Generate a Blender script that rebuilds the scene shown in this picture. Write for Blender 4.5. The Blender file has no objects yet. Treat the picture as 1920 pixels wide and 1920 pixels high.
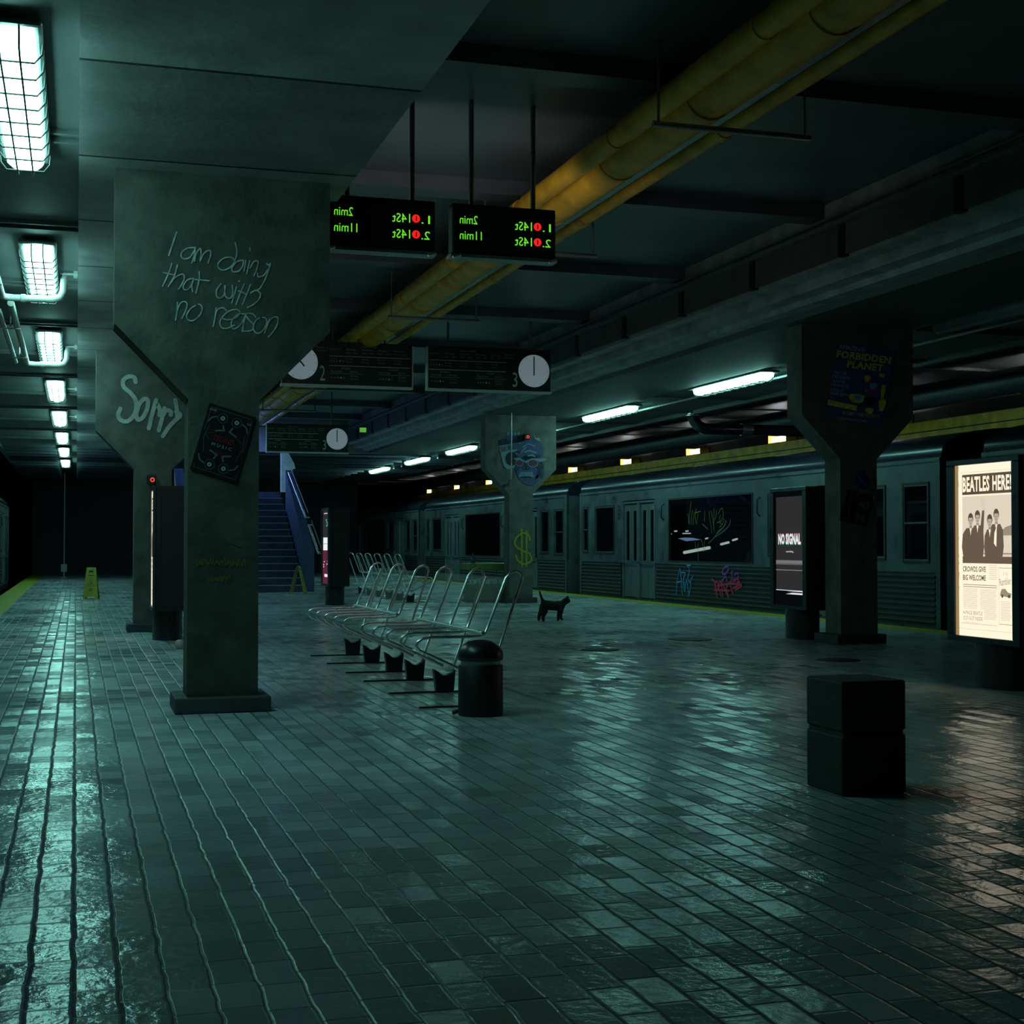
import bpy, math, random
from mathutils import Vector, Matrix, noise
random.seed(7)
S = bpy.context.scene
COL = S.collection
# ------------------------------------------------------------------ camera
FPX = 2667.0
YAW = math.atan(817.0/FPX); PIT = math.atan(61.0/FPX); CAMH = 1.1
F = Vector((math.sin(YAW)*math.cos(PIT), math.cos(YAW)*math.cos(PIT), math.sin(PIT)))
RT = Vector((math.cos(YAW), -math.sin(YAW), 0)); UP = RT.cross(F)
CP = Vector((0, 0, CAMH))
cam_d = bpy.data.cameras.new('camera'); cam = bpy.data.objects.new('camera', cam_d); COL.objects.link(cam)
cam_d.sensor_width = 36; cam_d.lens = FPX/1920*36; cam_d.clip_start = .05; cam_d.clip_end = 300
M = Matrix((RT, UP, -F)).transposed().to_4x4(); M.translation = CP
cam.matrix_world = M; S.camera = cam
# ------------------------------------------------------------------ world, exposure
w = bpy.data.worlds.new('world'); S.world = w; w.use_nodes = True
w.node_tree.nodes['Background'].inputs[0].default_value = (.10, .25, .30, 1)
w.node_tree.nodes['Background'].inputs[1].default_value = .012
S.view_settings.view_transform = 'Standard'; S.view_settings.look = 'None'
S.view_settings.gamma = 1; S.view_settings.exposure = 0.0; S.view_settings.use_curve_mapping = False
S.cycles.use_denoising = True
S.cycles.max_bounces = 8; S.cycles.sample_clamp_indirect = 4
LAMP = 20.0          # strength of the caged platform lamps
LAMPC = (.36, 1, .86)

# ------------------------------------------------------------------ measuring: a sight line meets a plane of the station
def ray(u, v): return F*FPX + RT*(u-960) + UP*(960-v)
def onz(u, v, z=0): d = ray(u, v); return CP + d*((z-CAMH)/d.z)
def onx(u, v, x): d = ray(u, v); return CP + d*(x/d.x)
def ony(u, v, y): d = ray(u, v); return CP + d*(y/d.y)

# ------------------------------------------------------------------ materials
MATS = {}
def mat(name, col=(.5, .5, .5), rough=.5, metal=0., emit=None, estr=0., var=0., vscale=6., bump=0., bscale=30., alpha=1., rvar=0., spec=.5, coat=0.):
    if name in MATS: return MATS[name]
    m = bpy.data.materials.new(name); m.use_nodes = True; nt = m.node_tree; b = nt.nodes['Principled BSDF']
    b.inputs['Base Color'].default_value = (*col, 1); b.inputs['Roughness'].default_value = rough
    b.inputs['Metallic'].default_value = metal; b.inputs['Specular IOR Level'].default_value = spec
    b.inputs['Coat Weight'].default_value = coat
    if emit: b.inputs['Emission Color'].default_value = (*emit, 1); b.inputs['Emission Strength'].default_value = estr
    if alpha < 1: b.inputs['Alpha'].default_value = alpha
    if var or bump or rvar:
        g = nt.nodes.new('ShaderNodeNewGeometry'); n = nt.nodes.new('ShaderNodeTexNoise')
        n.inputs['Scale'].default_value = vscale; n.inputs['Detail'].default_value = 6
        nt.links.new(g.outputs['Position'], n.inputs['Vector'])
        if var:
            r = nt.nodes.new('ShaderNodeValToRGB'); nt.links.new(n.outputs['Fac'], r.inputs['Fac'])
            r.color_ramp.elements[0].position = .3; r.color_ramp.elements[1].position = .72
            r.color_ramp.elements[0].color = (*[c*(1-var) for c in col], 1); r.color_ramp.elements[1].color = (*[min(1, c*(1+var)) for c in col], 1)
            nt.links.new(r.outputs['Color'], b.inputs['Base Color'])
        if rvar:
            mr = nt.nodes.new('ShaderNodeMapRange'); mr.inputs['From Min'].default_value = .3; mr.inputs['From Max'].default_value = .7
            mr.inputs['To Min'].default_value = max(.02, rough-rvar); mr.inputs['To Max'].default_value = min(1, rough+rvar)
            nt.links.new(n.outputs['Fac'], mr.inputs['Value']); nt.links.new(mr.outputs['Result'], b.inputs['Roughness'])
        if bump:
            n2 = nt.nodes.new('ShaderNodeTexNoise'); n2.inputs['Scale'].default_value = bscale; n2.inputs['Detail'].default_value = 5
            nt.links.new(g.outputs['Position'], n2.inputs['Vector'])
            bp = nt.nodes.new('ShaderNodeBump'); bp.inputs['Strength'].default_value = bump; bp.inputs['Distance'].default_value = .01
            nt.links.new(n2.outputs['Fac'], bp.inputs['Height']); nt.links.new(bp.outputs['Normal'], b.inputs['Normal'])
    MATS[name] = m; return m
def glow(name, col, s=1.):
    if name in MATS: return MATS[name]
    m = bpy.data.materials.new(name); m.use_nodes = True; nt = m.node_tree
    for n in list(nt.nodes): nt.nodes.remove(n)
    o = nt.nodes.new('ShaderNodeOutputMaterial'); e = nt.nodes.new('ShaderNodeEmission')
    e.inputs[0].default_value = (*col, 1); e.inputs[1].default_value = s
    nt.links.new(e.outputs[0], o.inputs[0]); MATS[name] = m; return m

def floor_mat():
    m = bpy.data.materials.new('wet_tiles'); m.use_nodes = True; nt = m.node_tree; N = nt.nodes; L = nt.links
    b = N['Principled BSDF']
    def mth(op, a, bb=None, c=None):
        n = N.new('ShaderNodeMath'); n.operation = op
        for i, x in enumerate((a, bb, c)):
            if x is None: continue
            if isinstance(x, (int, float)): n.inputs[i].default_value = x
            else: L.new(x, n.inputs[i])
        return n.outputs[0]
    g = N.new('ShaderNodeNewGeometry'); sp = N.new('ShaderNodeSeparateXYZ')
    wob = N.new('ShaderNodeTexNoise'); wob.inputs['Scale'].default_value = 6.0; wob.inputs['Detail'].default_value = 4
    L.new(g.outputs['Position'], wob.inputs['Vector']); L.new(g.outputs['Position'], sp.inputs[0])
    wo = mth('MULTIPLY', mth('SUBTRACT', wob.outputs['Fac'], .5), .022)
    x = mth('DIVIDE', mth('ADD', sp.outputs[0], wo), .11); row = mth('FLOOR', x); fx = mth('SUBTRACT', x, row)
    wn = N.new('ShaderNodeTexWhiteNoise'); wn.noise_dimensions = '1D'; L.new(row, wn.inputs['W'])
    y = mth('ADD', mth('DIVIDE', sp.outputs[1], .20), mth('MULTIPLY', wn.outputs['Value'], 1.0)); cy = mth('FLOOR', y); fy = mth('SUBTRACT', y, cy)
    dx = mth('MINIMUM', fx, mth('SUBTRACT', 1., fx)); dy = mth('MINIMUM', fy, mth('SUBTRACT', 1., fy))
    gx = mth('SMOOTH_MIN', mth('DIVIDE', dx, .075), 1., .2); gy = mth('SMOOTH_MIN', mth('DIVIDE', dy, .045), 1., .2)
    h = mth('MULTIPLY', gx, mth('ADD', mth('MULTIPLY', gy, .6), .4))
    cb = N.new('ShaderNodeCombineXYZ'); L.new(row, cb.inputs[0]); L.new(cy, cb.inputs[1])
    tn = N.new('ShaderNodeTexWhiteNoise'); tn.noise_dimensions = '3D'; L.new(cb.outputs[0], tn.inputs['Vector'])
    n1 = N.new('ShaderNodeTexNoise'); n1.inputs['Scale'].default_value = .8; n1.inputs['Detail'].default_value = 7; L.new(g.outputs['Position'], n1.inputs['Vector'])
    n2 = N.new('ShaderNodeTexNoise'); n2.inputs['Scale'].default_value = 22; n2.inputs['Detail'].default_value = 6; L.new(g.outputs['Position'], n2.inputs['Vector'])
    # colour
    cr = N.new('ShaderNodeValToRGB'); L.new(tn.outputs['Value'], cr.inputs['Fac'])
    cr.color_ramp.elements[0].color = (.42, .49, .52, 1); cr.color_ramp.elements[1].color = (.60, .68, .71, 1)
    mx = N.new('ShaderNodeMix'); mx.data_type = 'RGBA'; mx.blend_type = 'MULTIPLY'; mx.inputs[0].default_value = .4
    c2 = N.new('ShaderNodeValToRGB'); L.new(n1.outputs['Fac'], c2.inputs['Fac']); c2.color_ramp.elements[0].position = .33; c2.color_ramp.elements[1].position = .62
    c2.color_ramp.elements[0].color = (.55, .55, .52, 1); c2.color_ramp.elements[1].color = (1, 1, 1, 1)
    L.new(cr.outputs[0], mx.inputs[6]); L.new(c2.outputs[0], mx.inputs[7])
    mg = N.new('ShaderNodeMix'); mg.data_type = 'RGBA'; L.new(h, mg.inputs[0]); mg.inputs[6].default_value = (.015, .02, .022, 1); L.new(mx.outputs[2], mg.inputs[7])
    L.new(mg.outputs[2], b.inputs['Base Color'])
    # roughness: puddled patches are glossier
    mr = N.new('ShaderNodeMapRange'); L.new(n1.outputs['Fac'], mr.inputs['Value'])
    mr.inputs['From Min'].default_value = .38; mr.inputs['From Max'].default_value = .62; mr.inputs['To Min'].default_value = .06; mr.inputs['To Max'].default_value = .19
    rr = mth('ADD', mr.outputs[0], mth('MULTIPLY', tn.outputs['Value'], .08))
    L.new(mth('ADD', rr, mth('MULTIPLY', mth('SUBTRACT', 1., h), .4)), b.inputs['Roughness'])
    b.inputs['IOR'].default_value = 1.45; b.inputs['Specular IOR Level'].default_value = .23
    # each tile tilts a little, with grooves and ripples
    v1 = N.new('ShaderNodeVectorMath'); v1.operation = 'SUBTRACT'; L.new(tn.outputs['Color'], v1.inputs[0]); v1.inputs[1].default_value = (.5, .5, .5)
    v2 = N.new('ShaderNodeVectorMath'); v2.operation = 'MULTIPLY'; L.new(v1.outputs[0], v2.inputs[0]); v2.inputs[1].default_value = (.08, .17, 0)
    v3 = N.new('ShaderNodeVectorMath'); v3.operation = 'ADD'; L.new(g.outputs['Normal'], v3.inputs[0]); L.new(v2.outputs[0], v3.inputs[1])
    v4 = N.new('ShaderNodeVectorMath'); v4.operation = 'NORMALIZE'; L.new(v3.outputs[0], v4.inputs[0])
    hh = mth('ADD', mth('MULTIPLY', h, .35), mth('MULTIPLY', n2.outputs['Fac'], .42))
    bp = N.new('ShaderNodeBump'); bp.inputs['Strength'].default_value = .8; bp.inputs['Distance'].default_value = .012
    L.new(hh, bp.inputs['Height']); L.new(v4.outputs[0], bp.inputs['Normal']); L.new(bp.outputs[0], b.inputs['Normal'])
    return m

def seam_mat(name, col, pitch, w_=.02, axis=1, var=.25, rough=.7):
    """concrete whose cast slabs meet in dark joints every <pitch> metres"""
    m = mat(name, col, rough, var=var, vscale=2.5, bump=.3, bscale=18); nt = m.node_tree; N = nt.nodes; L = nt.links; b = N['Principled BSDF']
    g = N.new('ShaderNodeNewGeometry'); sp = N.new('ShaderNodeSeparateXYZ'); L.new(g.outputs['Position'], sp.inputs[0])
    a = N.new('ShaderNodeMath'); a.operation = 'DIVIDE'; L.new(sp.outputs[axis], a.inputs[0]); a.inputs[1].default_value = pitch
    f = N.new('ShaderNodeMath'); f.operation = 'FRACT'; L.new(a.outputs[0], f.inputs[0])
    k = N.new('ShaderNodeMath'); k.operation = 'GREATER_THAN'; L.new(f.outputs[0], k.inputs[0]); k.inputs[1].default_value = w_/pitch
    src = b.inputs['Base Color'].links[0].from_socket
    fl = N.new('ShaderNodeMath'); fl.operation = 'FLOOR'; L.new(a.outputs[0], fl.inputs[0])
    wn = N.new('ShaderNodeTexWhiteNoise'); wn.noise_dimensions = '1D'; L.new(fl.outputs[0], wn.inputs['W'])
    t = N.new('ShaderNodeMapRange'); L.new(wn.outputs['Value'], t.inputs['Value']); t.inputs['To Min'].default_value = .7; t.inputs['To Max'].default_value = 1.25
    v = N.new('ShaderNodeVectorMath'); v.operation = 'SCALE'; L.new(src, v.inputs[0]); L.new(t.outputs[0], v.inputs['Scale'])
    mx = N.new('ShaderNodeMix'); mx.data_type = 'RGBA'; L.new(k.outputs[0], mx.inputs[0]); mx.inputs[6].default_value = (.01, .012, .013, 1); L.new(v.outputs[0], mx.inputs[7])
    L.new(mx.outputs[2], b.inputs['Base Color']); return m

FLOOR = floor_mat()
CONC = mat('column_concrete', (.118, .118, .108), .75, var=.38, vscale=4.5, bump=.5, bscale=22)
SLAB = seam_mat('beam_concrete', (.36, .36, .36), 1.85, .035)
PANEL = mat('beam_panel', (.11, .105, .10), .7, var=.3, vscale=3, bump=.3)
CEIL = mat('ceiling_paint', (.09, .10, .10), .6, var=.25, vscale=1.2, bump=.2, bscale=8)
CEIL2 = mat('ceiling_sheet', (.10, .115, .13), .4, var=.3, vscale=1.2, bump=.3, bscale=3)
TRACKC = mat('track_ceiling', (.085, .10, .085), .42, var=.4, vscale=.7, bump=.3, bscale=1.2)
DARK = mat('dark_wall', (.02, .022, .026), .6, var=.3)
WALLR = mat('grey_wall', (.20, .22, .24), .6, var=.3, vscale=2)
YEL = mat('yellow_paint', (.75, .38, .015), .45, var=.3, vscale=5, bump=.2)
YELD = mat('yellow_trough', (.62, .35, .008), .5, var=.35, vscale=4, bump=.2)
EDGE = mat('yellow_edge', (.34, .36, .02), .55, var=.3, vscale=9, bump=.3)
RUB = mat('black_rubber', (.012, .012, .014), .4, var=.2, bump=.2)
BLK = mat('black_metal', (.012, .014, .017), .35, rvar=.1)
BLKM = mat('black_matt', (.006, .007, .008), .55)
FRAME = mat('dark_blue_steel', (.05, .065, .085), .35, metal=.6, rvar=.1)
CHROME = mat('polished_steel', (.9, .9, .9), .33, metal=1, rvar=.08, vscale=20)
STEEL = mat('dull_steel', (.33, .35, .36), .35, metal=.8, rvar=.1)
PIPE = mat('pale_pipe', (.42, .43, .42), .45, var=.15)
CAGE = mat('cage_wire', (.006, .007, .007), .6)
WHITEP = mat('white_paint', (.62, .64, .62), .6, var=.1)
CHALK = mat('chalk_paint', (.36, .39, .38), .8, var=.45, vscale=25)
LAMPM = glow('lamp_diffuser', LAMPC, LAMP)

# ------------------------------------------------------------------ mesh builder
class MB:
    def __init__(s): s.v = []; s.f = []; s.m = []; s.ms = []; s.sm = []
    def _mi(s, m):
        if m not in s.ms: s.ms.append(m)
        return s.ms.index(m)
    def add(s, vs, fs, m, smooth=False):
        o = len(s.v); s.v += [Vector(p) for p in vs]; k = s._mi(m)
        for f in fs: s.f.append([o+i for i in f]); s.m.append(k); s.sm.append(smooth)
        return s
    def box(s, x0, x1, y0, y1, z0, z1, m):
        vs = [(x, y, z) for x in (x0, x1) for y in (y0, y1) for z in (z0, z1)]
        return s.add(vs, [(0, 1, 3, 2), (4, 6, 7, 5), (0, 4, 5, 1), (2, 3, 7, 6), (0, 2, 6, 4), (1, 5, 7, 3)], m)
    def prism(s, prof, axis, a0, a1, m, smooth=False):
        """prof: list of 2D points; axis 1 => (x,z) swept in y; axis 0 => (y,z) swept in x; axis 2 => (x,y) swept in z"""
        n = len(prof); vs = []
        for a in (a0, a1):
            for p, q in prof: vs.append({0: (a, p, q), 1: (p, a, q), 2: (p, q, a)}[axis])
        fs = [(i, (i+1) % n, n+(i+1) % n, n+i) for i in range(n)]
        s.add(vs, fs, m, smooth); s.add(vs[:n], [tuple(range(n))], m); s.add(vs[n:], [tuple(range(n))], m); return s
    def tube(s, pts, r, m, n=8, cap=True, closed=False):
        pts = [Vector(p) for p in pts]; rs = r if isinstance(r, (list, tuple)) else [r]*len(pts)
        vs = []; prev = None; K = len(pts)
        for i, p in enumerate(pts):
            if closed: t = (pts[(i+1) % K]-pts[i-1])
            else: t = pts[min(i+1, K-1)]-pts[max(i-1, 0)]
            t.normalize()
            a = prev if prev is not None else (Vector((0, 0, 1)) if abs(t.z) < .9 else Vector((1, 0, 0)))
            u_ = (a - t*a.dot(t)).normalized(); prev = u_; w_ = t.cross(u_)
            for k in range(n):
                c = 2*math.pi*k/n; vs.append(p+(u_*math.cos(c)+w_*math.sin(c))*rs[i])
        fs = []
        for i in range(K if closed else K-1):
            j = (i+1) % K
            for k in range(n): fs.append((i*n+k, i*n+(k+1) % n, j*n+(k+1) % n, j*n+k))
        s.add(vs, fs, m, True)
        if cap and not closed: s.add(vs[:n], [tuple(range(n))], m); s.add(vs[-n:], [tuple(range(n))], m)
        return s
    def lathe(s, prof, c, m, n=32, sx=1., sy=1., smooth=True):
        vs = []
        for r, z in prof:
            for k in range(n): a = 2*math.pi*k/n; vs.append((c[0]+r*sx*math.cos(a), c[1]+r*sy*math.sin(a), c[2]+z))
        fs = [(i*n+k, i*n+(k+1) % n, (i+1)*n+(k+1) % n, (i+1)*n+k) for i in range(len(prof)-1) for k in range(n)]
        s.add(vs, fs, m, smooth); s.add(vs[:n], [tuple(range(n))], m); s.add(vs[-n:], [tuple(range(n))], m); return s
    def poly(s, pts, m): return s.add(pts, [tuple(range(len(pts)))], m)
    def stroke(s, pts, wd, nrm, m):
        """a flat painted line of width wd: one ribbon with mitred bends and round ends"""
        nrm = Vector(nrm); s.k = (getattr(s, 'k', 0)+1) % 12; off = nrm*.00025*s.k
        q = []
        for p in pts:
            p = Vector(p)
            if not q or (p-q[-1]).length > 1e-5: q.append(p)
        if len(q) < 2: return s
        closed = (q[0]-q[-1]).length < 1e-4 and len(q) > 3; K = len(q); L_ = []; R_ = []
        for i in range(K):
            a = (q[i]-q[i-1]).normalized() if i else ((q[0]-q[-2]).normalized() if closed else (q[1]-q[0]).normalized())
            b_ = (q[i+1]-q[i]).normalized() if i < K-1 else ((q[1]-q[0]).normalized() if closed else a)
            t = (a+b_)
            if t.length < .3: t = b_
            t.normalize(); sd = t.cross(nrm).normalized(); c_ = max(.7, a.cross(nrm).normalized().dot(sd)); sd *= wd/2/c_
            L_.append(q[i]-sd+off); R_.append(q[i]+sd+off)
        s.add(L_+R_, [(i, i+1, K+i+1, K+i) for i in range(K-1)], m)
        if not closed:
            for e, o_ in ((0, 1), (K-1, K-2)):
                d = (q[e]-q[o_]).normalized(); sd = d.cross(nrm)
                s.add([q[e]+off+(sd*math.cos(a)+d*math.sin(a))*wd/2 for a in [math.pi*k/5 for k in range(6)]], [tuple(range(6))], m)
        return s
    def text(s, body, pl, a, b, w_, h_, m, d=.002, mirror=False, rot=0., bold=0.):
        """lettering in plane pl, lower left corner (a, b), fitted to w_ x h_"""
        me = text_mesh(body, bold); xs = [v.co.x for v in me.vertices]; ys = [v.co.y for v in me.vertices]
        if not xs: return s
        x0, x1, y0, y1 = min(xs), max(xs), min(ys), max(ys); vs = []
        for v in me.vertices:
            p = (v.co.x-x0)/max(1e-6, x1-x0)*w_; q = (v.co.y-y0)/max(1e-6, y1-y0)*h_
            if mirror: p = w_-p
            p, q = p*math.cos(rot)-q*math.sin(rot), p*math.sin(rot)+q*math.cos(rot)
            vs.append(pl.P(a+p, b+q, d))
        s.add(vs, [tuple(f.vertices) for f in me.polygons], m); return s
    def build(s, name, parent=None, bevel=0., origin=None):
        me = bpy.data.meshes.new(name); o = origin if origin is not None else Vector((0, 0, 0))
        me.from_pydata([v-Vector(o) for v in s.v], [], s.f)
        for m in s.ms: me.materials.append(m)
        me.polygons.foreach_set('material_index', s.m); me.polygons.foreach_set('use_smooth', s.sm)
        import bmesh
        bm = bmesh.new(); bm.from_mesh(me); bmesh.ops.recalc_face_normals(bm, faces=bm.faces); bm.to_mesh(me); bm.free()
        me.update(); ob = bpy.data.objects.new(name, me); COL.objects.link(ob)
        if parent is not None:
            ob.parent = parent; ob.location = Vector(o) - Vector(parent.get('_o', (0, 0, 0)))
        else: ob.location = o
        if bevel:
            bv = ob.modifiers.new('bevel', 'BEVEL'); bv.width = bevel; bv.segments = 2; bv.limit_method = 'ANGLE'
        return ob
_T = {}
def text_mesh(body, bold=0.):
    key = (body, bold)
    if key in _T: return _T[key]
    c = bpy.data.curves.new('lettering', 'FONT'); c.body = body; c.size = 1; c.resolution_u = 2; c.offset = bold; c.space_character = 1+bold*2
    o = bpy.data.objects.new('lettering', c); COL.objects.link(o)
    dg = bpy.context.evaluated_depsgraph_get(); dg.update()
    me = bpy.data.meshes.new_from_object(o.evaluated_get(dg)); bpy.data.objects.remove(o); _T[key] = me; return me
class Plane:
    def __init__(s, o, ex, ez, n): s.o, s.ex, s.ez, s.n = Vector(o), Vector(ex).normalized(), Vector(ez).normalized(), Vector(n)
    def P(s, a, b, d=0.): return s.o+s.ex*a+s.ez*b+s.n*d
def thing(name, label, cat, loc=(0, 0, 0), group=None, kind=None):
    """an Empty at the thing's base; parts are given in world metres and keep that place"""
    o = bpy.data.objects.new(name, None); COL.objects.link(o); o.location = loc; o['_o'] = list(map(float, loc)); o.empty_display_size = .1
    tag(o, label, cat, group, kind); return o
def tag(o, label, cat, group=None, kind=None):
    if label: o['label'] = label
    if cat: o['category'] = cat
    if group: o['group'] = group
    if kind: o['kind'] = kind
    return o
def struct(name, mb, **k): o = mb.build(name, **k); o['kind'] = 'structure'; return o
def copy_tree(o, parent=None):
    c = o.copy(); COL.objects.link(c); c.parent = parent
    for ch in list(o.children): copy_tree(ch, c)
    return c

# ================================================================== THE STATION SHELL
Y0, Y1 = -4.0, 55.5
XL, XR = -1.55, 10.62
b = MB(); b.box(XL+.43, XR-.42, Y0, Y1, -.25, 0, FLOOR); struct('floor', b)
b = MB(); b.box(XL, XL+.43, Y0, Y1, -.25, .003, EDGE); struct('trim_1', b)
b = MB(); b.box(XR-.42, XR, Y0, Y1, -.25, .003, EDGE); struct('trim_2', b)
b = MB(); b.box(XL+.15, XR-.15, Y0, Y1, -1.3, -.25, DARK); struct('wall_platform_base', b)
b = MB(); b.box(-5.6, 15.2, Y0, 80, -1.45, -1.3, DARK); struct('floor_track_bed', b)
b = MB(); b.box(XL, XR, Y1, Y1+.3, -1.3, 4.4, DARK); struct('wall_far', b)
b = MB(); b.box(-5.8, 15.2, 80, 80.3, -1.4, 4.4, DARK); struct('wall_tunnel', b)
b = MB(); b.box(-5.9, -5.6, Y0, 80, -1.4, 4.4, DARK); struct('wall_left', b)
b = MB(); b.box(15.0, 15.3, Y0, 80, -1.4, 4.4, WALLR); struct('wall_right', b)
b = MB(); b.box(-5.9, 15.3, Y0-.3, Y0, -1.4, 4.4, DARK); struct('wall_back', b)
ZS = 3.6
# low ceilings of the two side aisles, with shallow ribs
b = MB()
b.box(-1.9, .25, Y0, 56, ZS, ZS+.12, CEIL); b.box(8.8, 11.07, Y0, 56, ZS, ZS+.12, CEIL)
b.box(10.97, 11.07, Y0, 56, 3.53, ZS, CEIL); b.box(-1.9, -1.8, Y0, 56, 3.53, ZS, CEIL)
y = 1.2
while y < 37:
    for a, c in ((-1.8, 0.0), (9.25, 10.97)):
        b.box(a, c, y-.03, y, ZS-.03, ZS, CEIL); b.box(a, c, y+.16, y+.19, ZS-.03, ZS, CEIL)
    y += 2.585
struct('ceiling_aisles', b)
# ceilings over the tracks: glossy sheets with cross laps
b = MB(); b.box(11.07, 15.1, Y0, 80, 3.95, 4.1, TRACKC)
y = 3.
while y < 78: b.box(11.07, 15.0, y, y+.05, 3.915, 3.95, STEEL); y += 2.4
b.box(11.0, 11.07, Y0, 56, 3.6, 3.96, TRACKC)
b.box(-5.7, -1.9, Y0, 80, 3.95, 4.1, DARK); b.box(-1.9, -1.83, Y0, 56, 3.6, 3.96, DARK)
struct('ceiling_tracks', b)
# the raised middle ceiling with cross beams
b = MB(); b.box(1.5, 7.2, Y0, 37.7, 4.38, 4.48, CEIL2)
y = 2.3
while y < 37:
    b.box(1.5, 7.2, y, y+.28, 4.25, 4.38, CEIL2); y += 3.3
struct('ceiling_middle', b)
# far low ceiling with glossy ribs
RIB = mat('ribbed_ceiling', (.10, .11, .14), .25, metal=.5, var=.3, vscale=1, bump=.3, bscale=3)
b = MB(); b.box(-.0, 9.3, 37.7, 56, 3.6, 3.72, CEIL2)
b.box(0.0, 9.3, 37.6, 37.75, 3.54, 4.42, SLAB)
y = 38.4
while y < 55:
    for a, c in ((-1.8, -.5), (0.0, 9.1), (9.62, 10.97)): b.box(a, c, y, y+.18, 3.5, 3.6, RIB)
    y += 1.15
struct('ceiling_far', b)
# long beams over the column rows
b = MB(); b.box(0.0, 1.76, Y0, 37.6, 3.54, 4.42, SLAB); struct('trim_3', b)
b = MB()
STEPM = mat('stepped_concrete', (.34, .35, .35), .6, var=.35, vscale=3, bump=.5, bscale=14)
b.prism([(7.5, 3.54), (7.5, 3.61), (7.3, 3.61), (7.3, 3.675), (7.1, 3.675), (7.1, 3.78), (6.9, 3.78), (6.9, 4.42), (7.5, 4.42)], 1, Y0, 37.6, STEPM)
b.box(7.49, 9.1, Y0, 37.6, 3.54, 4.42, CEIL)
struct('trim_4', b)
b = MB(); b.box(6.86, 6.9, Y0, 37.6, 3.82, 4.10, PANEL); b.box(6.8, 6.9, Y0, 37.6, 4.10, 4.13, STEEL); b.box(6.8, 6.84, Y0, 37.6, 4.18, 4.20, STEEL)
y = 11.8-1.85*6
while y < 37: b.box(6.84, 6.9, y-.05, y+.05, 3.8, 4.10, BLKM); y += 1.85
struct('trim_5', b)

# ================================================================== COLUMNS
SHADED = mat('shaded_concrete', (.060, .063, .054), .75, var=.42, vscale=5, bump=.5, bscale=22)  # column concrete darkened so the nearest column reads as shaded
PLI = mat('plinth_concrete', (.05, .055, .06), .7, var=.3, bump=.4)
def column(x, y, label, CONC=CONC):
    t = thing('column', label, 'column', (x, y, 0), 'flared concrete columns along the platform', 'thing')
    p = MB(); p.box(x-.31, x+.31, y-.06, y+.46, 0, .105, PLI); p.build('plinth', t, bevel=.012)
    w0, w1 = .23, .70
    prof = [(x-w0, .10), (x+w0, .10), (x+w0, 2.05), (x+w1, 2.53), (x+w1, 3.54), (x-w1, 3.54), (x-w1, 2.53), (x-w0, 2.05)]
    p = MB(); p.prism(prof, 1, y, y+.34, CONC); p.build('shaft', t, bevel=.015)
    return t
C1 = column(.925, 9.5, 'nearest concrete column, chalk writing on its wide head and a black poster on its shaft', SHADED)
C2 = column(.925, 18.5, 'concrete column with a big white Sorry sprayed across its flared head')
C3 = column(8.02, 25.6, 'concrete column with a painted gorilla on its head and a yellow dollar sign')
C4 = column(8.325, 14.0, 'dark concrete column on the right, a faded film poster on its head')

def smooth_pts(pts, k=5):
    if len(pts) < 3: return pts
    out = []; P = [pts[0]]+list(pts)+[pts[-1]]
    for i in range(1, len(P)-2):
        p0, p1, p2, p3 = [Vector(q) for q in P[i-1:i+3]]
        for j in range(k):
            t = j/k; out.append(.5*((2*p1)+(-p0+p2)*t+(2*p0-5*p1+4*p2-p3)*t*t+(-p0+3*p1-3*p2+p3)*t**3))
    out.append(Vector(pts[-1])); return out
def paint(name, parent, strokes, conv, plane, wd, m, label=None, d=.003):
    p = MB()
    for st in strokes:
        st = smooth_pts([Vector((*q, 0)) for q in st])
        p.stroke([plane(*conv(q[0], q[1])) for q in st], wd, (0, -1, 0), m)
    o = p.build(name, parent)
    if label: o['label'] = label
    return o
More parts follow.
